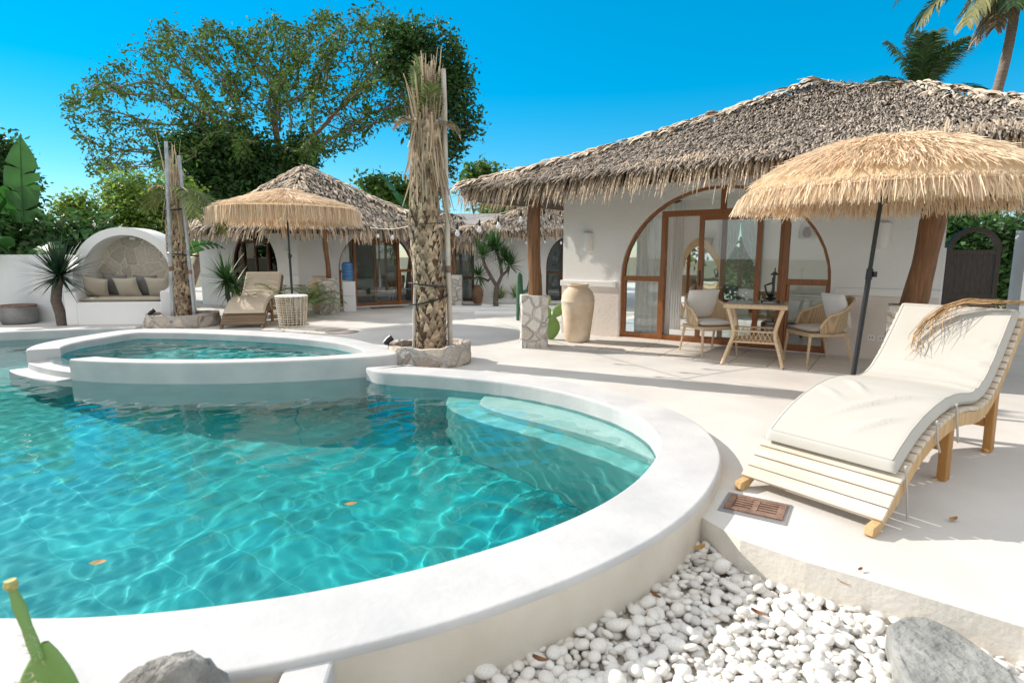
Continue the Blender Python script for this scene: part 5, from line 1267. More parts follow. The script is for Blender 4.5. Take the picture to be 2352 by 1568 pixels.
# ------------------------------------------------------------------ cacti
CAC = mat('cactus_pad_green', (.15,.30,.075), .55, col2=(.24,.40,.12), scale=5, bump=.15, bscale=40)
CAC2 = mat('blue_green_cactus', (.03,.11,.06), .6, var=.3, scale=9)
SPN = mat('pale_spines', (.6,.55,.4), .7)
def pad(mb, c, w, h, th, yaw, lean, roll=0.0, n=14):
    M = Matrix.Translation(c) @ Matrix.Rotation(yaw,4,'Z') @ Matrix.Rotation(lean,4,'X') @ Matrix.Rotation(roll,4,'Y')
    rows = []
    for i in range(n+1):
        v = i/n; z = h*v; ww = w*math.sin(math.pi*(.06+.94*v*.985+.0))**.62*(.62+.38*math.sin(math.pi*min(1,v*.75+.18))); tt = th*math.sin(math.pi*(.05+.93*v))**.5
        rows.append([M @ Vector((ww*math.cos(6.283*k/20), tt*math.sin(6.283*k/20), z)) for k in range(21)])
    mb.grid(rows); return M
nc = thing('prickly_pear', 'prickly pear cactus with flat bright pads beside the big clay jar', 'cactus', (.62,9.6,0))
for c, w, h, yaw, lean, roll in (((.66,9.6,0),.15,.42,.3,.05,.05),((.62,9.6,.36),.10,.26,.2,.1,-.5),((.72,9.62,.38),.09,.24,-.2,0,.45),((.52,9.58,.56),.075,.20,.1,0,-.3),((.58,9.6,.58),.06,.17,.4,0,.3)):
    mb = MB(); pad(mb, Vector(c), w, h, .028, yaw, lean, roll); obj('pad', mb, CAC, nc, smooth=True, angle=180)
cc = thing('column_cactus', 'slim dark column cactus left of the timber post', 'cactus', (.16,12.5,0))
obj('stem', MB().tube([(.16,12.5,0),(.17,12.5,.5),(.16,12.5,.98),(.16,12.5,1.04)], [.07,.08,.07,.02], 10), CAC2, cc, smooth=True); obj('arm', MB().tube([(.2,12.5,.6),(.34,12.5,.64),(.38,12.5,.75),(.38,12.5,.88)], [.04,.05,.05,.02], 10), CAC2, cc, smooth=True)
# foreground prickly pear at the lower left corner
ng = thing('prickly_pear', 'blurred prickly pear with a tall thin pad, closest to the camera at lower left', 'cactus', (-1.0,1.12,-.25))
PB = A(95,1575,1.30); mb = MB(); pad(mb, PB+Vector((0,0,-.24)), 0.084, .34, .020, .15, -.1, 0.0); o = obj('pad', mb, CAC, ng, smooth=True, angle=180)
T0 = A(90,1515,1.31); T1 = A(62,1440,1.33); T2 = A(28,1350,1.37)
mb = MB(); mb.tube([T0, T0.lerp(T1,.5), T1, T1.lerp(T2,.5), T2], [.013,.014,.012,.015,.009], 14, squash=.55); obj('pad', mb, CAC, ng, smooth=True)
obj('flower_bud', MB().tube([T2+Vector((0,0,-.005)), T2+Vector((-.002,0,.008)), T2+Vector((-.003,0,.022))], [.010,.017,.013], 12), mat('pale_bud', (.42,.40,.15), .7, var=.3, scale=60), ng, smooth=True)
mb = MB(); rs = random.Random(4)
for k in range(70):
    a = rs.random()*6.283; rr = .062*math.sqrt(rs.random()); p = PB+Vector((rr*math.cos(a)*1.0, -.02, -.02+rr*math.sin(a)*1.2)); d = Vector((rs.uniform(-1,1), -.8, rs.uniform(-.6,1))).normalized(); mb.tube([p, p+d*.020], [.0011,.0004], 4)
obj('spines', mb, SPN, ng, fix=False); mb = MB()
for k in range(40):
    p = T0.lerp(T1, rs.random()); d = Vector((rs.uniform(-1,1), -.5, rs.uniform(-.3,.6))).normalized(); mb.tube([p+d*.012, p+d*.030], [.0006,.0003], 4)
obj('spines', mb, SPN, ng, fix=False)

# ------------------------------------------------------------------ rocks, slab, stepping block, drain, manhole
def rock(name, label, c, sx, sy, sz, seed, m, rough_=.22, sub=4, flat=0):
    bm = bmesh.new(); bmesh.ops.create_icosphere(bm, subdivisions=sub, radius=1); rn = np.random.default_rng(seed); K = rn.normal(0, 1, (14,3)); ph = rn.random(14)*6.28
    for v in bm.verts:
        p = v.co.copy(); n_ = 0
        for i in range(14): f = 1.3*(1.35**i); n_ += math.sin(f*p.dot(Vector(K[i]))+ph[i])/(1.28**i)
        k = 1+rough_*n_*.28
        if flat: p.z = math.copysign(min(abs(p.z), .62), p.z)
        v.co = Vector((p.x*sx*k, p.y*sy*k, p.z*sz*k))+Vector(c)
    me = bpy.data.meshes.new(name); bm.to_mesh(me); bm.free(); o = link(name, me, m, None, True, angle=70); return tag(o, label, 'rock')
ROCKM = mat('porous_grey_rock', (.20,.195,.185), .95, col2=(.36,.35,.33), scale=9, bump=1.0, bscale=38, bdist=.03, detail=9)
SLAB = mat('pitted_grey_slab', (.20,.205,.195), .9, col2=(.36,.36,.345), scale=5, bump=1.0, bscale=22, bdist=.03)
rc = A(372,1570,1.38); rock('boulder', 'rough porous grey boulder at the bottom edge by the pool rim', (rc.x,1.40,.03), .185, .14, .345, 4, ROCKM, .30)
c_s = G(2215,1545,-.08)
SP = [G(x, y, -.055) for x, y in ((2036,1432),(2075,1412),(2135,1415),(2190,1440),(2262,1490),(2330,1545),(2360,1600),(2300,1650),(2180,1660),(2100,1600),(2056,1510))]
sm = MB().prism([(p.x, p.y) for p in SP], -.17, -.055); o = obj('flat_stone', sm, SLAB, bevel=.018); tag(o, 'flat pitted dark grey stone slab lying in the white pebbles', 'rock')
sb_ = MB(); a, b = G(668,1506,.05), G(778,1490,.05)
sb_.box(((a.x+b.x)/2+.02, a.y-.165, -.115), (.155,.44,.38), Matrix.Rotation(.10,3,'Z')); o = obj('stepping_block', sb_, RIMM, bevel=.012); tag(o, 'white plastered block butting against the near pool rim', 'block')
dr = thing('drain_grate', 'rusty rectangular drain grate set in the deck before the near lounger', 'drain', (1.365,3.04,0), math.atan2(-.17,.27))
DIR = Vector((.27,-.17,0)).normalized()
obj('tray', MB().box((0,0,.003), (.345,.285,.006)), mat('grey_metal_tray', (.36,.36,.38), .4, metal=.5), dr, local=True)
mb = MB(); w_, h_ = .30,.215
mb.box((0,.100,.009), (w_,.035,.010)); mb.box((0,-.092,.009), (w_,.03,.010)); mb.box((-.132,0.004,.009), (.036,.165,.010)); mb.box((.132,.004,.009), (.036,.165,.010)); mb.box((0,.004,.009), (.03,.165,.010))
for k in range(5):
    y = -.062+k*.033
    mb.box((-.0645,y,.008), (.098,.018,.008)); mb.box((.0645,y,.008), (.098,.018,.008))
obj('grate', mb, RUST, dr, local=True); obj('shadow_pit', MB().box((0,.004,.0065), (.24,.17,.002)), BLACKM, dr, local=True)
mh = thing('manhole_cover', 'flat round grey cover with a pebble ring set in the deck', 'cover', (-3.30,10.6,0))
obj('disc', MB().lathe([(0,.008),(.30,.008),(.31,.002)], 36, (-3.15,10.5,0), cap=False), mat('grey_cover', (.27,.24,.23), .8, var=.2, scale=9), mh)
obj('ring', MB().lathe([(0,.006),(.40,.005),(.41,.001)], 36, (-3.5,10.62,0), cap=False), mat('pebble_inlay', (.62,.58,.52), .8, var=.3, scale=24, bump=.6), mh)
pl = thing('low_step', 'low white step running in front of the rear plants', 'step', (.2,14.3,0))
obj('upper', MB().box((.15,14.6,.05), (3.6,.9,.10)), WHITE2, pl, bevel=.01); obj('lower', MB().box((.55,13.75,.03), (2.9,.5,.06)), WHITE2, pl, bevel=.01)

# ------------------------------------------------------------------ dried frond lying over the lounger
df = thing('dry_frond', 'dried brown palm frond draped over the back of the near lounger', 'dry leaf', (3.15,3.95,.95)); DRB = mat('brown_dry_frond', (.34,.20,.09), .8, island=.4, col2=(.50,.34,.18), scale=20)
O, D, L = [], [], []
def LG(s, y, h):    # a point above the lounger's own surface
    pp = [q for q in PROF]; p, tg, _ = prof_at(s); return Matrix.Translation((1.72,3.10,0)) @ Matrix.Rotation(math.atan2(.593,.805),4,'Z') @ Vector((p.x-tg.z*h, y, p.z+tg.x*h))
arc = [LG(2.45,-.5,.13), LG(2.42,-.30,.155), LG(2.40,-.10,.165), LG(2.34,.02,.155), LG(2.22,.10,.13), LG(2.06,.14,.115), LG(1.92,.12,.105)]
sp = []
for k in range(len(arc)-1):
    for q in range(8): sp.append(arc[k].lerp(arc[k+1], q/8))
mb = MB(); rs = random.Random(9)
for q in range(26):
    off = Vector((rs.gauss(0,.012), rs.gauss(0,.012), rs.gauss(.004,.008))); s0_ = rs.randint(0,12); s1_ = rs.randint(30,len(sp))
    mb.tube([p+off*(1+.02*i)+Vector((0,0,.004*math.sin(i*.5+q))) for i, p in enumerate(sp[s0_:s1_])], rs.uniform(.0015,.004), 4)
for q in range(34):
    i = rs.randint(16,len(sp)-1); p = sp[i]; d1 = LG(1.75+.15*rs.random(), rs.uniform(-.08,.22), .10+.01*rs.random()); ln = rs.uniform(.25,.75)
    mid = p.lerp(d1, ln*.5)+Vector((rs.gauss(0,.01),rs.gauss(0,.01),.012)); mb.tube([p, mid, p.lerp(d1, ln)], [.002,.0016,.0008], 4)
obj('fibres', mb, DRB, df, fix=False)
# ------------------------------------------------------------------ trees and garden beyond the walls
from mathutils import kdtree
BARKG = mat('grey_brown_bark', (.15,.115,.085), .95, col2=(.26,.20,.155), scale=4, bump=.6, bscale=18)
LEAF_OLIVE = mat('olive_leaf', (.085,.155,.035), .65, island=.55, trans=.32, spec=.15)
LEAF_DARK = mat('dark_leaf', (.05,.125,.028), .45, island=.6, trans=.42)
LEAF_MID = mat('mid_green_leaf', (.12,.22,.04), .5, island=.5, trans=.4)
LEAF_BRIGHT = mat('bright_green_leaf', (.21,.33,.06), .5, island=.5, trans=.45)
def leaf_cards(name, parent, C, size, m, seed, droop=.4, aspect=.45, fold=.25):
    """one bent leaf per point"""
    r = np.random.default_rng(seed); n = len(C); C = np.asarray(C, float)
    d = r.normal(0, 1, (n,3)); d[:,2] = d[:,2]*.6-droop; d /= np.linalg.norm(d, axis=1)[:,None]
    s = np.cross(d, r.normal(0,1,(n,3))); s /= np.linalg.norm(s, axis=1)[:,None]; nn = np.cross(s, d)
    L = (size*(.6+.8*r.random(n)))[:,None]; W = L*aspect*.5
    a = C; b = C+d*L*.5-s*W+nn*L*fold*.2; c = C+d*L*.5+s*W+nn*L*fold*.2; e = C+d*L+nn*L*(-.08); mid = C+d*L*.5
    V = np.stack([a,b,mid,c,e],1).reshape(-1,3); F0 = np.array([(0,2,1),(0,3,2),(1,2,4),(2,3,4)])
    F = (F0[None]+(np.arange(n)*5)[:,None,None]).reshape(-1,3)
    return np_obj(name, V, F, m, parent, False)
def grow(base_pts, attr, step, infl, kill, iters=140, seed=1):
    """branches grow towards scattered points until they reach them"""
    nodes = [Vector(p) for p in base_pts]; par = [-1]+list(range(len(base_pts)-1)); A_ = [Vector(a) for a in attr]; rs = random.Random(seed)
    for it in range(iters):
        kd = kdtree.KDTree(len(nodes))
        for i, p in enumerate(nodes): kd.insert(p, i)
        kd.balance(); pull = {}; keep = []
        for a in A_:
            co, i, d = kd.find(a)
            if d < kill: continue
            keep.append(a)
            if d < infl: pull.setdefault(i, []).append((a-nodes[i]).normalized())
        A_ = keep
        if not pull: break
        new = 0
        for i, ds in pull.items():
            v = Vector((0,0,0))
            for q in ds: v += q
            v = v.normalized()+Vector((rs.gauss(0,.16), rs.gauss(0,.16), rs.gauss(.04,.12)))
            if par[i] >= 0: v += (nodes[i]-nodes[par[i]]).normalized()*.45
            v.normalize(); q = nodes[i]+v*step
            if len(nodes) < 9000: nodes.append(q); par.append(i); new += 1
    return nodes, par
def branch_mesh(nodes, par, tip, expo=2.35, seg=6, cap=.6):
    n = len(nodes); acc = [0.0]*n; kids = [[] for _ in range(n)]
    for i in range(n-1, 0, -1): kids[par[i]].append(i)
    for i in range(n-1, -1, -1):
        if not kids[i]: acc[i] = tip**expo
        if par[i] >= 0: acc[par[i]] += acc[i]
    rad = [min(cap, a**(1/expo)) for a in acc]
    mb = MB(); done = [False]*n
    stack = [0]
    while stack:
        s = stack.pop(); path = [s] if par[s] < 0 else [par[s], s]; c = s
        while kids[c]:
            k = max(kids[c], key=lambda q: rad[q])
            for o_ in kids[c]:
                if o_ != k: stack.append(o_)
            path.append(k); c = k
        rr = [rad[q] for q in path]
        if par[s] >= 0: rr[0] = min(rad[par[s]], rad[s]*1.25)
        sg = 10 if rr[0] > .12 else (6 if rr[0] > .03 else 4)
        if len(path) >= 2: mb.tube([nodes[q] for q in path], rr, sg, cap=False)
    return mb, rad, kids
def in_poly_pts(poly, n, r):
    P = np.array(poly, float); lo, hi = P.min(0), P.max(0); out = []
    while len(out) < n:
        X = lo[0]+(hi[0]-lo[0])*r.random(n*2); Y = lo[1]+(hi[1]-lo[1])*r.random(n*2); k = inside(poly, X, Y); out += list(zip(X[k], Y[k]))
    return out[:n]
# the wide half-bare tree behind the far villa
r5 = np.random.default_rng(17)
YD = 24.0
CROWN = [(118,258),(150,205),(215,160),(262,98),(285,150),(320,100),(350,22),(400,48),(455,60),(500,40),(560,72),(610,20),(650,48),(700,55),(740,5),(800,18),(860,2),(900,45),(950,62),(985,120),(1000,240),(985,330),(935,290),(880,300),(820,345),(760,370),(690,392),(600,370),(520,385),(440,392),(390,420),(330,395),(270,440),(200,405),(165,345),(185,300),(135,290)]
pts = in_poly_pts(CROWN, 2300, r5)
attr = []
for x, y in pts:
    dens = 1.0 if x > 420 else .7
    if r5.random() < dens: attr.append(A(x, y, YD+r5.normal(0, 1.9)))
bigt = thing('broadleaf_tree', 'wide spreading half bare tree towering behind the far villa', 'tree', (-9.8,YD,0))
B0_ = A(655,470,YD); trunk0 = [Vector((-9.6,YD,0)), Vector((-9.55,YD,1.2)), Vector((-9.5,YD,2.4)), B0_, A(650,430,YD), A(645,395,YD)]
nodes, par = grow(trunk0, attr, .34, 4.2, .62, seed=3)
mb, rad, kids = branch_mesh(nodes, par, .016, expo=2.25)
obj('trunk', mb, BARKG, bigt, smooth=True, fix=False, angle=180)
P_ = []
for i in range(len(nodes)):
    if rad[i] < .036 and i > 8:
        pxx = 1176+nodes[i].x/nodes[i].y*1316; u_ = r5.random(); full = 1.0 if pxx > 500 else .62
        k = int((32 if u_ < .48 else (14 if u_ < .85 else 0))*full)
        for q in range(k): P_.append(nodes[i]+Vector(r5.normal(0,.15,3)))
leaf_cards('crown', bigt, P_, .185, LEAF_OLIVE, 5, droop=.65, aspect=.42)
def bushy(name, label, base, blobs, nleaf, size, m, seed, trunk_r=.12, group=None, cat='tree', twig=True, droop=.3, shell=.55, aspect=.5):
    t = thing(name, label, cat, base, 0, group); r = np.random.default_rng(seed); C = []; vol = [b[1]*b[2]*b[3] for b in blobs]; tot = sum(v**.67 for v in vol)
    b0 = Vector(base); mb = MB(); top = Vector(blobs[0][0]); fork = b0.lerp(top, .45)
    jigtube(mb, [b0, b0.lerp(fork,.5)+Vector((.05,0,0)), fork], trunk_r, trunk_r*.75)
    for (c, rx, ry, rz), v in zip(blobs, vol):
        n = int(nleaf*v**.67/tot); c = Vector(c)
        # clumps on and in the blob, each a tuft of leaves
        nc = max(6, n//26); dirs = r.normal(0,1,(nc,3)); dirs /= np.linalg.norm(dirs,axis=1)[:,None]; rr = r.random(nc)**.4*(1-shell*.2)+shell*.1
        cc = np.array(c)+dirs*np.array([rx,ry,rz])*rr[:,None]; cs = size*(.9+.9*r.random(nc))
        idx = r.integers(0,nc,n); C.append(cc[idx]+np.clip(r.normal(0,.8,(n,3)),-1.5,1.5)*cs[idx][:,None])
        if twig:
            jigtube(mb, [fork, fork.lerp(c,.5)+Vector(r.normal(0,.12,3)), c], trunk_r*.55, trunk_r*.2, 7)
            for k in range(min(12, nc)): q = Vector(cc[k]); mb.tube([c.lerp(fork,.15), c.lerp(q,.5)+Vector(r.normal(0,.08,3)), q], [trunk_r*.2,trunk_r*.12,.008], 4)
    obj('trunk', mb, BARKG, t, smooth=True, fix=False, angle=180)
    leaf_cards('crown', t, np.concatenate(C), size, m, seed, droop=droop, aspect=aspect); return t
def B(x, y, Y, rx, rz, ry=None):
    k = Y/F_; return (A(x, y, Y), rx*k, (ry or rx*.7*k), rz*k)
bushy('broadleaf_tree', 'tall dark leafy tree on a thin trunk rising behind the tall palm', (-3.75,20.5,0),
      [B(985,110,20.5,75,60),B(930,90,20.5,50,45),B(1040,150,20.5,40,60),B(1050,240,20.5,45,60),B(1010,200,20.5,60,60),B(955,170,20.5,55,50),B(1075,285,20.5,26,26),B(1030,330,20.5,38,55),B(1010,400,20.5,30,50),B(905,150,20.5,30,40),B(955,300,20.5,14,30)], 10000, .17, LEAF_DARK, 71, trunk_r=.11)
bushy('broadleaf_tree', 'dense dark green tree directly behind the far villa roof on the left', (-13.0,23,0),
      [B(540,350,22.0,85,75),B(450,330,22,60,45),B(610,400,22,70,60),B(480,420,22,70,50),B(390,340,22,40,25),B(690,360,23,45,50),B(560,440,22,90,40)], 15000, .20, LEAF_DARK, 73, trunk_r=.2)
bushy('broadleaf_tree', 'light green leafy tree behind the alcove seat', (-13.2,17.5,0),
      [B(330,480,18,95,55),B(230,510,18,75,45),B(400,450,18,60,50),B(170,480,18,45,35),B(290,430,18,60,30),B(420,530,18,60,50),B(300,560,18,120,45)], 17000, .14, LEAF_BRIGHT, 75, trunk_r=.14)
bushy('broadleaf_tree', 'dark rounded tree cut off at the left edge behind the banana plant', (-16.5,16.5,0), [B(0,370,17,55,60),B(40,410,17,35,40),B(-40,420,17,60,80),B(20,480,17,60,50)], 7000, .17, LEAF_DARK, 77)
bushy('shrub', 'dark undergrowth filling the gap behind the left boundary wall', (-13.5,13.8,0), [B(40,560,14,80,45),B(150,570,14,80,55),B(230,560,14,50,40),B(-40,540,14,60,60)], 6500, .2, LEAF_DARK, 79, cat='shrub')
bushy('broadleaf_tree', 'small round tree showing above the near thatch corner', (-1.6,27,0), [B(1105,395,27,32,22),B(1130,420,27,26,22),B(1080,415,27,22,20),B(1150,470,27,50,30)], 2600, .24, LEAF_MID, 81)
bushy('broadleaf_tree', 'bright low tree between the far villa roof and the tall palm', (-5.8,26,0), [B(890,440,26,40,24),B(930,450,26,34,26),B(850,425,26,22,16)], 2400, .24, LEAF_MID, 83)
bushy('shrub', 'leafy shrub behind the rear thatch right of the white block', (.2,23,0), [B(1180,490,23,60,35),B(1240,470,23,50,30)], 2200, .2, LEAF_MID, 85, cat='shrub')
bushy('shrub', 'dense dark thicket behind the garden gate', (11.2,15.5,0), [B(2230,560,14.5,60,60),B(2310,560,14.5,60,60),B(2180,540,14.5,40,60),B(2260,640,14.5,90,60),B(2340,640,14.5,60,70),B(2400,560,14.5,60,70),B(2150,620,15,40,70)], 8500, .17, LEAF_DARK, 87, cat='shrub')
bushy('shrub', 'grey green shrub seen through the rear arched window of the near villa', tuple(V_(2.0,7.0)), [(V_(1.9,6.9,1.0),.9,.6,.8),(V_(2.5,7.2,1.3),.8,.6,.6),(V_(1.2,7.3,.9),.7,.6,.8)], 2600, .2, LEAF_MID, 89, cat='shrub')
bushy('broadleaf_tree', 'green tree standing outside the sunny side opening of the near villa', tuple(V_(-4.0,8.5)), [(V_(-4,8.5,1.4),1.0,1.0,.9)], 1500, .22, LEAF_MID, 91)
# banana plants
BAN = mat('banana_leaf', (.03,.125,.02), .35, island=.0, col2=(.055,.19,.035), scale=2.5, trans=.35, spec=.5)
BANS = mat('banana_stem', (.13,.22,.06), .5, col2=(.24,.28,.10), scale=5)
def banana_leaf(parent, base, az, tilt, ln, w, droop, seed, stalk=.3):
    r = np.random.default_rng(seed); pts = []; d = Vector((math.cos(az)*math.cos(tilt), math.sin(az)*math.cos(tilt), math.sin(tilt))); p = Vector(base); n = 22
    for i in range(n+1): pts.append((p.copy(), d.copy())); p = p+d*(ln/n); d = (d+Vector((0,0,-droop/n*(.3+1.6*i/n)))).normalized()
    mb = MB(); jigtube(mb, [q[0] for q in pts], .028, .006, 8); roll = r.normal(0,.5)
    for sg in (-1,1):
        rows = []; tear = 1
        cur = []
        for i in range(n+1):
            s = i/n
            if s < stalk: continue
            q = (s-stalk)/(1-stalk); ww = w*math.sin(math.pi*min(1,.06+.94*q))**.55*(1 if q < .8 else 1)*(1-q**6)
            P, dd = pts[i]; sd_ = dd.cross(Vector((0,0,1)));
            if sd_.length < .05: sd_ = Vector((1,0,0))
            sd_.normalize(); up = sd_.cross(dd).normalized(); c, s_ = math.cos(roll), math.sin(roll); sv = sd_*c+up*s_; uv = up*c-sd_*s_
            cur.append([P+sv*sg*ww*u+uv*ww*(.42*u-.5*u*u)+dd*ww*.25*u for u in (0,.35,.7,1.0)])
            if r.random() < .5 and len(cur) > 2: rows.append(cur); cur = [[x+dd*.035*j for j, x in enumerate(cur[-1])]]
        rows.append(cur)
        for c_ in rows:
            if len(c_) > 1: mb.grid(c_)
    return obj('leaf', mb, BAN, parent, smooth=True, fix=False, angle=180)
bt_ = thing('banana_plant', 'banana plant with a tall upright torn leaf behind the left boundary wall', 'banana plant', (-11.6,13.4,0))
bb = Vector((-11.35,13.4,1.15)); mb = MB()
for dx, h in ((0,.9),(-.25,.6),(.22,.5)): jigtube(mb, [Vector((-11.35+dx*.5,13.4,0)), Vector((-11.35+dx,13.4,bb.z+h*.4))], .13, .09, 12)
obj('stem', mb, BANS, bt_, smooth=True)
for k, (az, ti, ln, w, dr) in enumerate([(1.75,1.45,3.1,.36,.3),(3.6,1.2,2.9,.46,1.4),(3.3,.75,2.5,.42,1.9),(.2,.85,2.3,.38,1.9),(-.6,.6,2.2,.36,1.9),(4.2,1.25,2.8,.46,1.3),(5.0,.7,2.0,.38,1.8),(4.6,.9,2.5,.44,1.6),(2.2,.6,2.4,.4,1.6)]): banana_leaf(bt_, bb+Vector((.08*math.cos(az),.08*math.sin(az),0)), az, ti, ln, w, dr, 300+k)
bt_ = thing('banana_plant', 'leaning banana plant at the extreme left edge of the garden', 'banana plant', (-12.9,13.6,0)); bb = Vector((-12.7,13.6,1.1)); mb = MB(); jigtube(mb, [Vector((-12.7,13.6,0)), bb+Vector((0,0,.3))], .14, .09, 12); obj('stem', mb, BANS, bt_, smooth=True)
for k, (az, ti, ln, w, dr) in enumerate([(.3,1.2,2.6,.38,1.3),(.0,.8,2.2,.34,1.9),(1.2,1.35,2.7,.36,.7),(-.8,.9,2.2,.34,1.6)]): banana_leaf(bt_, bb, az, ti, ln, w, dr, 330+k)
bt_ = thing('banana_plant', 'banana plant with pale torn leaves between the alcove seat and the shorter palm', 'banana plant', (-8.6,14.2,0)); bb = Vector((-8.5,14.2,1.0)); mb = MB(); jigtube(mb, [Vector((-8.5,14.2,0)), bb+Vector((0,0,.3))], .12, .08, 12); obj('stem', mb, BANS, bt_, smooth=True)
for k, (az, ti, ln, w, dr) in enumerate([(.1,.9,1.7,.26,1.7),(2.9,.7,1.6,.26,2.0),(1.5,1.1,1.6,.26,1.2),(4.4,.8,1.4,.24,1.9)]): banana_leaf(bt_, bb, az, ti, ln, w, dr, 340+k)
bt_ = thing('banana_plant', 'banana plant whose leaf tips show behind the tall palm trunk', 'banana plant', (-3.2,20.0,0)); bb = Vector((-3.3,20.0,2.3)); mb = MB(); jigtube(mb, [Vector((-3.3,20,0)), bb+Vector((0,0,.3))], .13, .08, 12); obj('stem', mb, BANS, bt_, smooth=True)
for k, (az, ti, ln, w, dr) in enumerate([(2.7,1.05,2.6,.26,.6),(.3,.95,2.8,.28,.9),(.1,.4,2.0,.26,1.4),(3.2,.5,1.8,.26,1.4)]): banana_leaf(bt_, bb, az, ti, ln, w, dr, 350+k)
# coconut palms
COCO = mat('coconut_leaf', (.035,.085,.02), .42, island=.45, trans=.25)
COCOY = mat('yellowing_coconut_leaf', (.22,.22,.085), .5, island=.35, trans=.25)
COCOB = mat('dead_coconut_leaf', (.30,.22,.14), .8, island=.35)
def coconut(label, trunk, r0, r1, fr, seed):
    t = thing('coconut_palm', label, 'palm tree', tuple(trunk[0]), 0, 'coconut palms'); mb = MB(); n = 24; pts = []
    a, b, c = [Vector(q) for q in trunk]
    for i in range(n+1): s = i/n; pts.append(a*(1-s)**2+b*2*s*(1-s)+c*s*s)
    mb.tube(pts, [(r0+(r1-r0)*i/n)*(1+.04*(i % 2)) for i in range(n+1)], 12); obj('trunk', mb, GTR2, t, smooth=True)
    for k, (az, ti, ln, dr, m) in enumerate(fr): frond('frond', t, c+Vector((.08*math.cos(az),.08*math.sin(az),0)), az, ti, ln, dr, m, seed+k, nl=54, lw=.062, ll=.80, vee=.1, hang=.55)
    return t
GTR2 = mat('coconut_trunk', (.22,.17,.135), .9, var=.3, scale=5, stretch=(1,1,6), bump=.4)
cA = A(2346,-95,18.5)
coconut('tall coconut palm at the right edge whose crown hangs from above the frame', [A(2240,330,19.0), A(2318,190,18.8), cA], .15, .12,
        [(2.75,.35,3.4,1.7,COCO),(3.05,-.15,3.3,1.5,COCOY),(3.5,-.55,3.0,1.0,COCOY),(2.4,.0,3.2,1.6,COCO),(-.2,-.9,2.6,.6,COCOB),(3.6,-1.1,2.3,.4,COCOB),(4.0,-.7,2.4,.7,COCO),(1.0,.5,3,1.5,COCO),(-.3,.3,3,1.6,COCO),(5.2,-.8,2.3,.7,COCO),(2.9,-1.15,2.4,.35,COCOB)], 200)
cB = A(2112,215,23.0)
coconut('lower coconut palm whose green crown peeps over the near thatched roof', [cB+Vector((.6,.3,-7.2)), cB+Vector((.4,.2,-3)), cB], .16, .12,
        [(2.9,.75,2.5,2.0,COCO),(2.6,1.25,2.4,1.1,COCO),(1.6,1.5,2.3,.5,COCO),(.6,1.3,2.6,.6,COCO),(.15,.9,2.9,.5,COCO),(.0,.35,2.8,1.1,COCO),(3.3,.4,2.4,2.2,COCO),(2.2,1.4,2.2,.6,COCO),(4.2,1.2,2.2,1.4,COCO),(5.0,1.1,2.3,1.5,COCO)], 230)

for k, (x, y, h, rr) in enumerate([(-9,-13,3.0,2.6),(-3.5,-15,3.4,2.8),(2.5,-14,3.0,2.6),(8,-12,3.2,2.6),(13,-8,2.8,2.4)]):
    bushy('broadleaf_tree', 'garden tree standing behind the photographer, mirrored in the villa glass', (x,y,0), [((x,y,h),rr,rr*.8,h*.62),((x+1.6,y+.4,h*.8),rr*.7,rr*.7,h*.6)], 1500, .42, LEAF_MID, 400+k, group='trees behind the photographer')

for k, (x, y, h, rr) in enumerate([(13.5,17.5,2.2,2.4),(17.5,13,2.4,2.6),(20,7,2.6,2.6),(21,0,2.4,2.6)]):
    bushy('broadleaf_tree', 'garden tree standing outside the right boundary of the yard', (x,y,0), [((x,y,h),rr,rr*.8,h*.62),((x+1.3,y+.8,h*.8),rr*.7,rr*.7,h*.6)], 1800, .36, LEAF_MID, 420+k, group='trees outside the right boundary')
for k, (x, y, h, rr) in enumerate([(-17.5,11,2.2,2.4),(-19,5.5,2.4,2.6),(-20,-1,2.4,2.6)]):
    bushy('broadleaf_tree', 'garden tree standing outside the left boundary of the yard', (x,y,0), [((x,y,h),rr,rr*.8,h*.62),((x-1.3,y+.8,h*.8),rr*.7,rr*.7,h*.6)], 1800, .36, LEAF_MID, 440+k, group='trees outside the left boundary')
# ------------------------------------------------------------------ string lights
def string_light(label, pts, bulbs, sagz, m_c, drop=.06):
    t = thing('string_light', label, 'string lights', pts[0], 0, 'festoon strings'); path = []
    for a, b in zip(pts, pts[1:]):
        a, b = Vector(a), Vector(b)
        for k in range(12): s = k/12; path.append(a.lerp(b, s)-Vector((0,0,sagz*math.sin(math.pi*s))))
    path.append(Vector(pts[-1])); obj('cable', MB().tube(path, .0065, 6), m_c, t)
    for s in bulbs:
        f = s*(len(path)-1); i = min(int(f), len(path)-2); p = path[i].lerp(path[i+1], f-i)
        b = obj('bulb', MB().lathe([(.008,-.0),(.017,-.018),(.030,-.052),(.031,-.068),(.022,-.088),(.004,-.096)], 14, p-Vector((0,0,drop+.05))), BULB, t, smooth=True)
        obj('socket', MB().lathe([(.005,drop+.02),(.016,.05),(.018,.0),(.014,-.01)], 10, p-Vector((0,0,drop+.045))), BLACKM, b, smooth=True)
    return t
BULB = mat('clear_bulb', (.75,.78,.82), .08, spec=.8); CABL = mat('pale_cable', (.55,.55,.50), .6)
string_light('string of bulbs from the tall palm pole to the timber veranda post', [(-.79,7.62,1.84),(.36,8.80,2.17)], [.06,.30,.52,.80], .03, CABL)
string_light('string of bulbs from the tall palm pole to the far villa eave', [(-.80,7.64,1.98),(-3.3,13.6,2.05)], [.15,.35,.6,.85], .12, CABL)
string_light('string of bulbs along the eave of the rear villa', [(-.95,15.9,1.98),(.9,15.9,1.93),(2.6,15.9,1.98)], [.03,.2,.36,.5,.63,.72], .05, BLACKM)
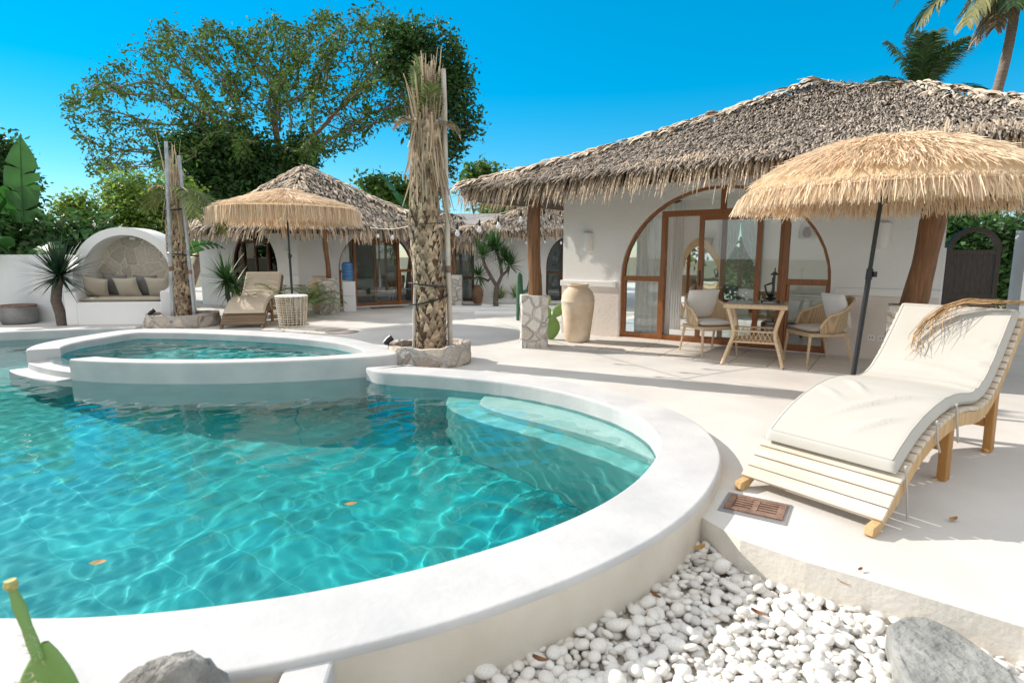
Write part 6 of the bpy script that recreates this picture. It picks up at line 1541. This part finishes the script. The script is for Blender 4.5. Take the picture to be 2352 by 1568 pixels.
string_light('string of bulbs under the left end of the near thatched eave', [tuple(V_(.40,-1.6,2.30)), tuple(V_(-.25,.2,2.12)), tuple(V_(-.3,2.6,2.2))], [.18,.34,.55,.8], .06, BLACKM)

# ------------------------------------------------------------------ white pebbles
PEB = mat('white_pebble', (.60,.565,.51), .6, col2=(.76,.75,.735), scale=7, island=.17, bump=.1, bscale=30, spec=.35)
BEDM = mat('pale_grit', (.36,.32,.27), .95, col2=(.52,.48,.42), scale=30, bump=.6, bscale=120)
bed_poly = [(-4.2,-1.0),(3.4,-1.0),(3.4,.6)]+[(p[0]+.03,p[1]+.03) for p in bed_edge[2:]]+[(far[0][0]+.02,far[0][1])]
rev = [p for p in rim_mid[left_i:corner_i+1]][::-1]
bed = bed_poly + [p for p in rev]
o = obj('pebble_ground', MB().sheet([bed], -.185), BEDM); tag(o, 'pale grit ground under the white pebbles', 'ground', kind='structure')
rp = np.random.default_rng(77); STEP = .006
x0, x1, y0, y1 = -1.45, 2.9, 1.0, 3.02
HX = int((x1-x0)/STEP); HY = int((y1-y0)/STEP); Hm = np.full((HY, HX), -.185); ok_poly = [p for p in bed]
def ico(sub, r):
    bm = bmesh.new(); bmesh.ops.create_icosphere(bm, subdivisions=sub, radius=1); v = np.array([q.co[:] for q in bm.verts]); f = np.array([[w.index for w in q.verts] for q in bm.faces]); bm.free(); return v, f
IV, IF = ico(3, 1)
SH = []
for k in range(10):
    v = IV.copy(); K = rp.normal(0,1,(5,3)); ph = rp.random(5)*6.28
    n_ = sum(np.sin(1.3*(i*.5+1)*v@K[i]+ph[i])/(i+1.5) for i in range(5)); v = v*(1+.07*n_)[:,None]; v[:,2] *= 1-.15*np.tanh(v[:,0]*1.5)*rp.random(); SH.append(v)
def inside1(px, py): return bool(inside(ok_poly, np.array([px]), np.array([py]))[0])
peb = []
NP = 7000
cx_ = x0+(x1-x0)*rp.random(NP*3); cy2 = y0+(y1-y0)*rp.random(NP*3)
okm = inside(ok_poly, cx_, cy2); rin = np.array(rim_out[left_i:corner_i+2]); pool_c = list(zip(cx_[okm], cy2[okm])); cand = range(NP)
SPX = [(c_s.x+(p.x-c_s.x)*.98, c_s.y+(p.y-c_s.y)*.98) for p in SP]
for i in cand:
    px, py = min((pool_c[int(rp.integers(0, len(pool_c)))] for _ in range(7)), key=lambda q: Hm[min(HY-1,max(0,int((q[1]-y0)/STEP))), min(HX-1,max(0,int((q[0]-x0)/STEP)))])
    e = .5+.5*(i < NP*.55); a = (.016+.019*rp.random()**1.6)*(1.0+.45*(rp.random() < .06)); b = a*(.62+.3*rp.random()); c = b*(.45+.4*rp.random())
    # keep the stone's body clear of the rim's face
    if np.sqrt(np.min((rin[:,0]-px)**2+(rin[:,1]-py)**2)) < a*.8: continue
    if inside(SPX, np.array([px]), np.array([py]))[0]: continue
    ix, iy = int((px-x0)/STEP), int((py-y0)/STEP); w = max(1, int(a*.9/STEP))
    if ix-w < 1 or iy-w < 1 or ix+w >= HX-1 or iy+w >= HY-1: continue
    yy, xx = np.mgrid[-w:w+1, -w:w+1]; q = ((xx*STEP)**2+(yy*STEP)**2)/(a*a*.81); win = Hm[iy-w:iy+w+1, ix-w:ix+w+1]; msk = q < 1
    inner = q < .45
    base = float(np.percentile(win[inner], 60)); z = base+c*.80
    if z > -.052: continue
    top = z+c*np.sqrt(np.clip(1-q, 0, 1)); win[msk] = np.maximum(win[msk], top[msk])
    gx = float(win[:, -1].mean()-win[:, 0].mean())/(2*w*STEP+1e-6); gy = float(win[-1].mean()-win[0].mean())/(2*w*STEP+1e-6)
    peb.append((px, py, z, a, b, c, rp.random()*6.283, math.atan(max(-.6,min(.6,gy)))*.6+rp.normal(0,.18), -math.atan(max(-.6,min(.6,gx)))*.6+rp.normal(0,.18), int(rp.integers(0,10))))
def seen(p):
    d = p[1]*math.cos(PITCH)+(CAM_H-p[2])*math.sin(PITCH)
    u = CX_+F_*p[0]/d; v = CY_+F_*((CAM_H-p[2])*math.cos(PITCH)-p[1]*math.sin(PITCH))/d
    return (p[3]/d) if (-20 < u < 2372 and v < 1590) else 0
order = sorted(range(len(peb)), key=lambda i: -seen(peb[i])); own = order[:300]; rest = [i for i in order[300:] if seen(peb[i]) > 0 or peb[i][1] > 1.2]
shared = {}
for n_, i in enumerate(own):
    px, py, z, a, b, c, yaw, tx, ty, k = peb[i]
    if k not in shared:
        me = bpy.data.meshes.new('pebble'); me.from_pydata([tuple(v) for v in SH[k]], [], [tuple(f) for f in IF]); me.polygons.foreach_set('use_smooth', [True]*len(me.polygons)); me.materials.append(PEB); shared[k] = me
    o = bpy.data.objects.new('pebble', shared[k]); COL.objects.link(o); o.location = (px,py,z); o.scale = (a,b,c); o.rotation_euler = (tx,ty,yaw)
    tag(o, 'smooth white pebble lying loose among the near pebbles below the pool rim', 'pebble', 'near white pebbles')
V, Fc = [], []; off = 0; IV2, IF2 = ico(2, 1)
for i in rest:
    px, py, z, a, b, c, yaw, tx, ty, k = peb[i]; M_ = (Matrix.Rotation(yaw,3,'Z') @ Matrix.Rotation(ty,3,'Y') @ Matrix.Rotation(tx,3,'X'))
    far_ = True; v = SH[k][:len(IV2)]*np.array([a,b,c]) if False else None
    base = IV2*np.array([a,b,c])*(1+.06*np.sin(IV2@rp.normal(0,1.6,(3,1))+k))
    V.append(base@np.array(M_).T+np.array([px,py,z])); Fc.append(IF2+off); off += len(IV2)
o = np_obj('pebbles', np.concatenate(V), np.concatenate(Fc), PEB, None, True); tag(o, 'bed of smooth white pebbles between the pool rim and the deck edge', 'pebbles', kind='stuff')
print('pebbles', len(peb))

# ------------------------------------------------------------------ fallen leaves
FALL = mat('fallen_leaf_brown', (.20,.085,.035), .8, var=.35, scale=30, trans=.1); FALLY = mat('fallen_leaf_ochre', (.42,.24,.08), .8, var=.35, scale=30, trans=.1)
def fallen(px, py, z, ln, az, m, label, curl=.35, group='fallen leaves'):
    p = G(px, py, z); t = tuple(p); n = 8; rows = []
    for i in range(n+1):
        s = i/n; w = ln*.24*math.sin(math.pi*(.04+.92*s))**.8; rows.append([Vector((ln*(s-.5), w*u, .006+ln*curl*((s-.5)**2*1.3+.35*u*u*(.6+s)))) for u in (-1,-.5,0,.5,1)])
    mb = MB().grid(rows); M = Matrix.Translation(p) @ Matrix.Rotation(az,4,'Z') @ Matrix.Rotation(.15,4,'X'); mb.v = [tuple(M @ Vector(v)) for v in mb.v]
    o = obj('fallen_leaf', mb, m, None, smooth=True, fix=False, angle=180); return tag(o, label, 'leaf', group)
for a in [(1605,1262,-.075,.07,.3,FALLY,'small ochre leaf on the pebbles in the deck corner'),(1505,1372,-.07,.055,2.3,FALL,'reddish leaf on shaded pebbles beside the rim'),(1742,1412,-.07,.06,2.6,FALL,'red brown leaf on the sunlit pebbles near the deck edge'),(1940,1345,-.07,.12,2.6,FALLY,'curled ochre leaf resting against the plastered deck edge'),
          (1895,1327,-.07,.05,.8,FALL,'small red leaf next to the curled ochre leaf'),(1240,1520,-.065,.06,2.8,FALL,'brown leaf on shaded pebbles close to the frame bottom'),(1975,1310,.004,.03,.5,FALL,'tiny brown scrap on the deck edge') ,(2188,1195,.004,.055,.2,FALLY,'ochre leaf on the shaded deck under the near lounger foot'),(1637,1097,.004,.03,1.1,FALL,'tiny dark leaf in the rim shadow on the deck')]:
    fallen(*a)
for px, py, ln in ((805,1158,.07),(225,1293,.07)):
    fallen(px, py, WATER_Z+.004, ln, .3, FALLY, 'ochre leaf floating on the pool water', curl=.05, group='leaves floating on the pool')
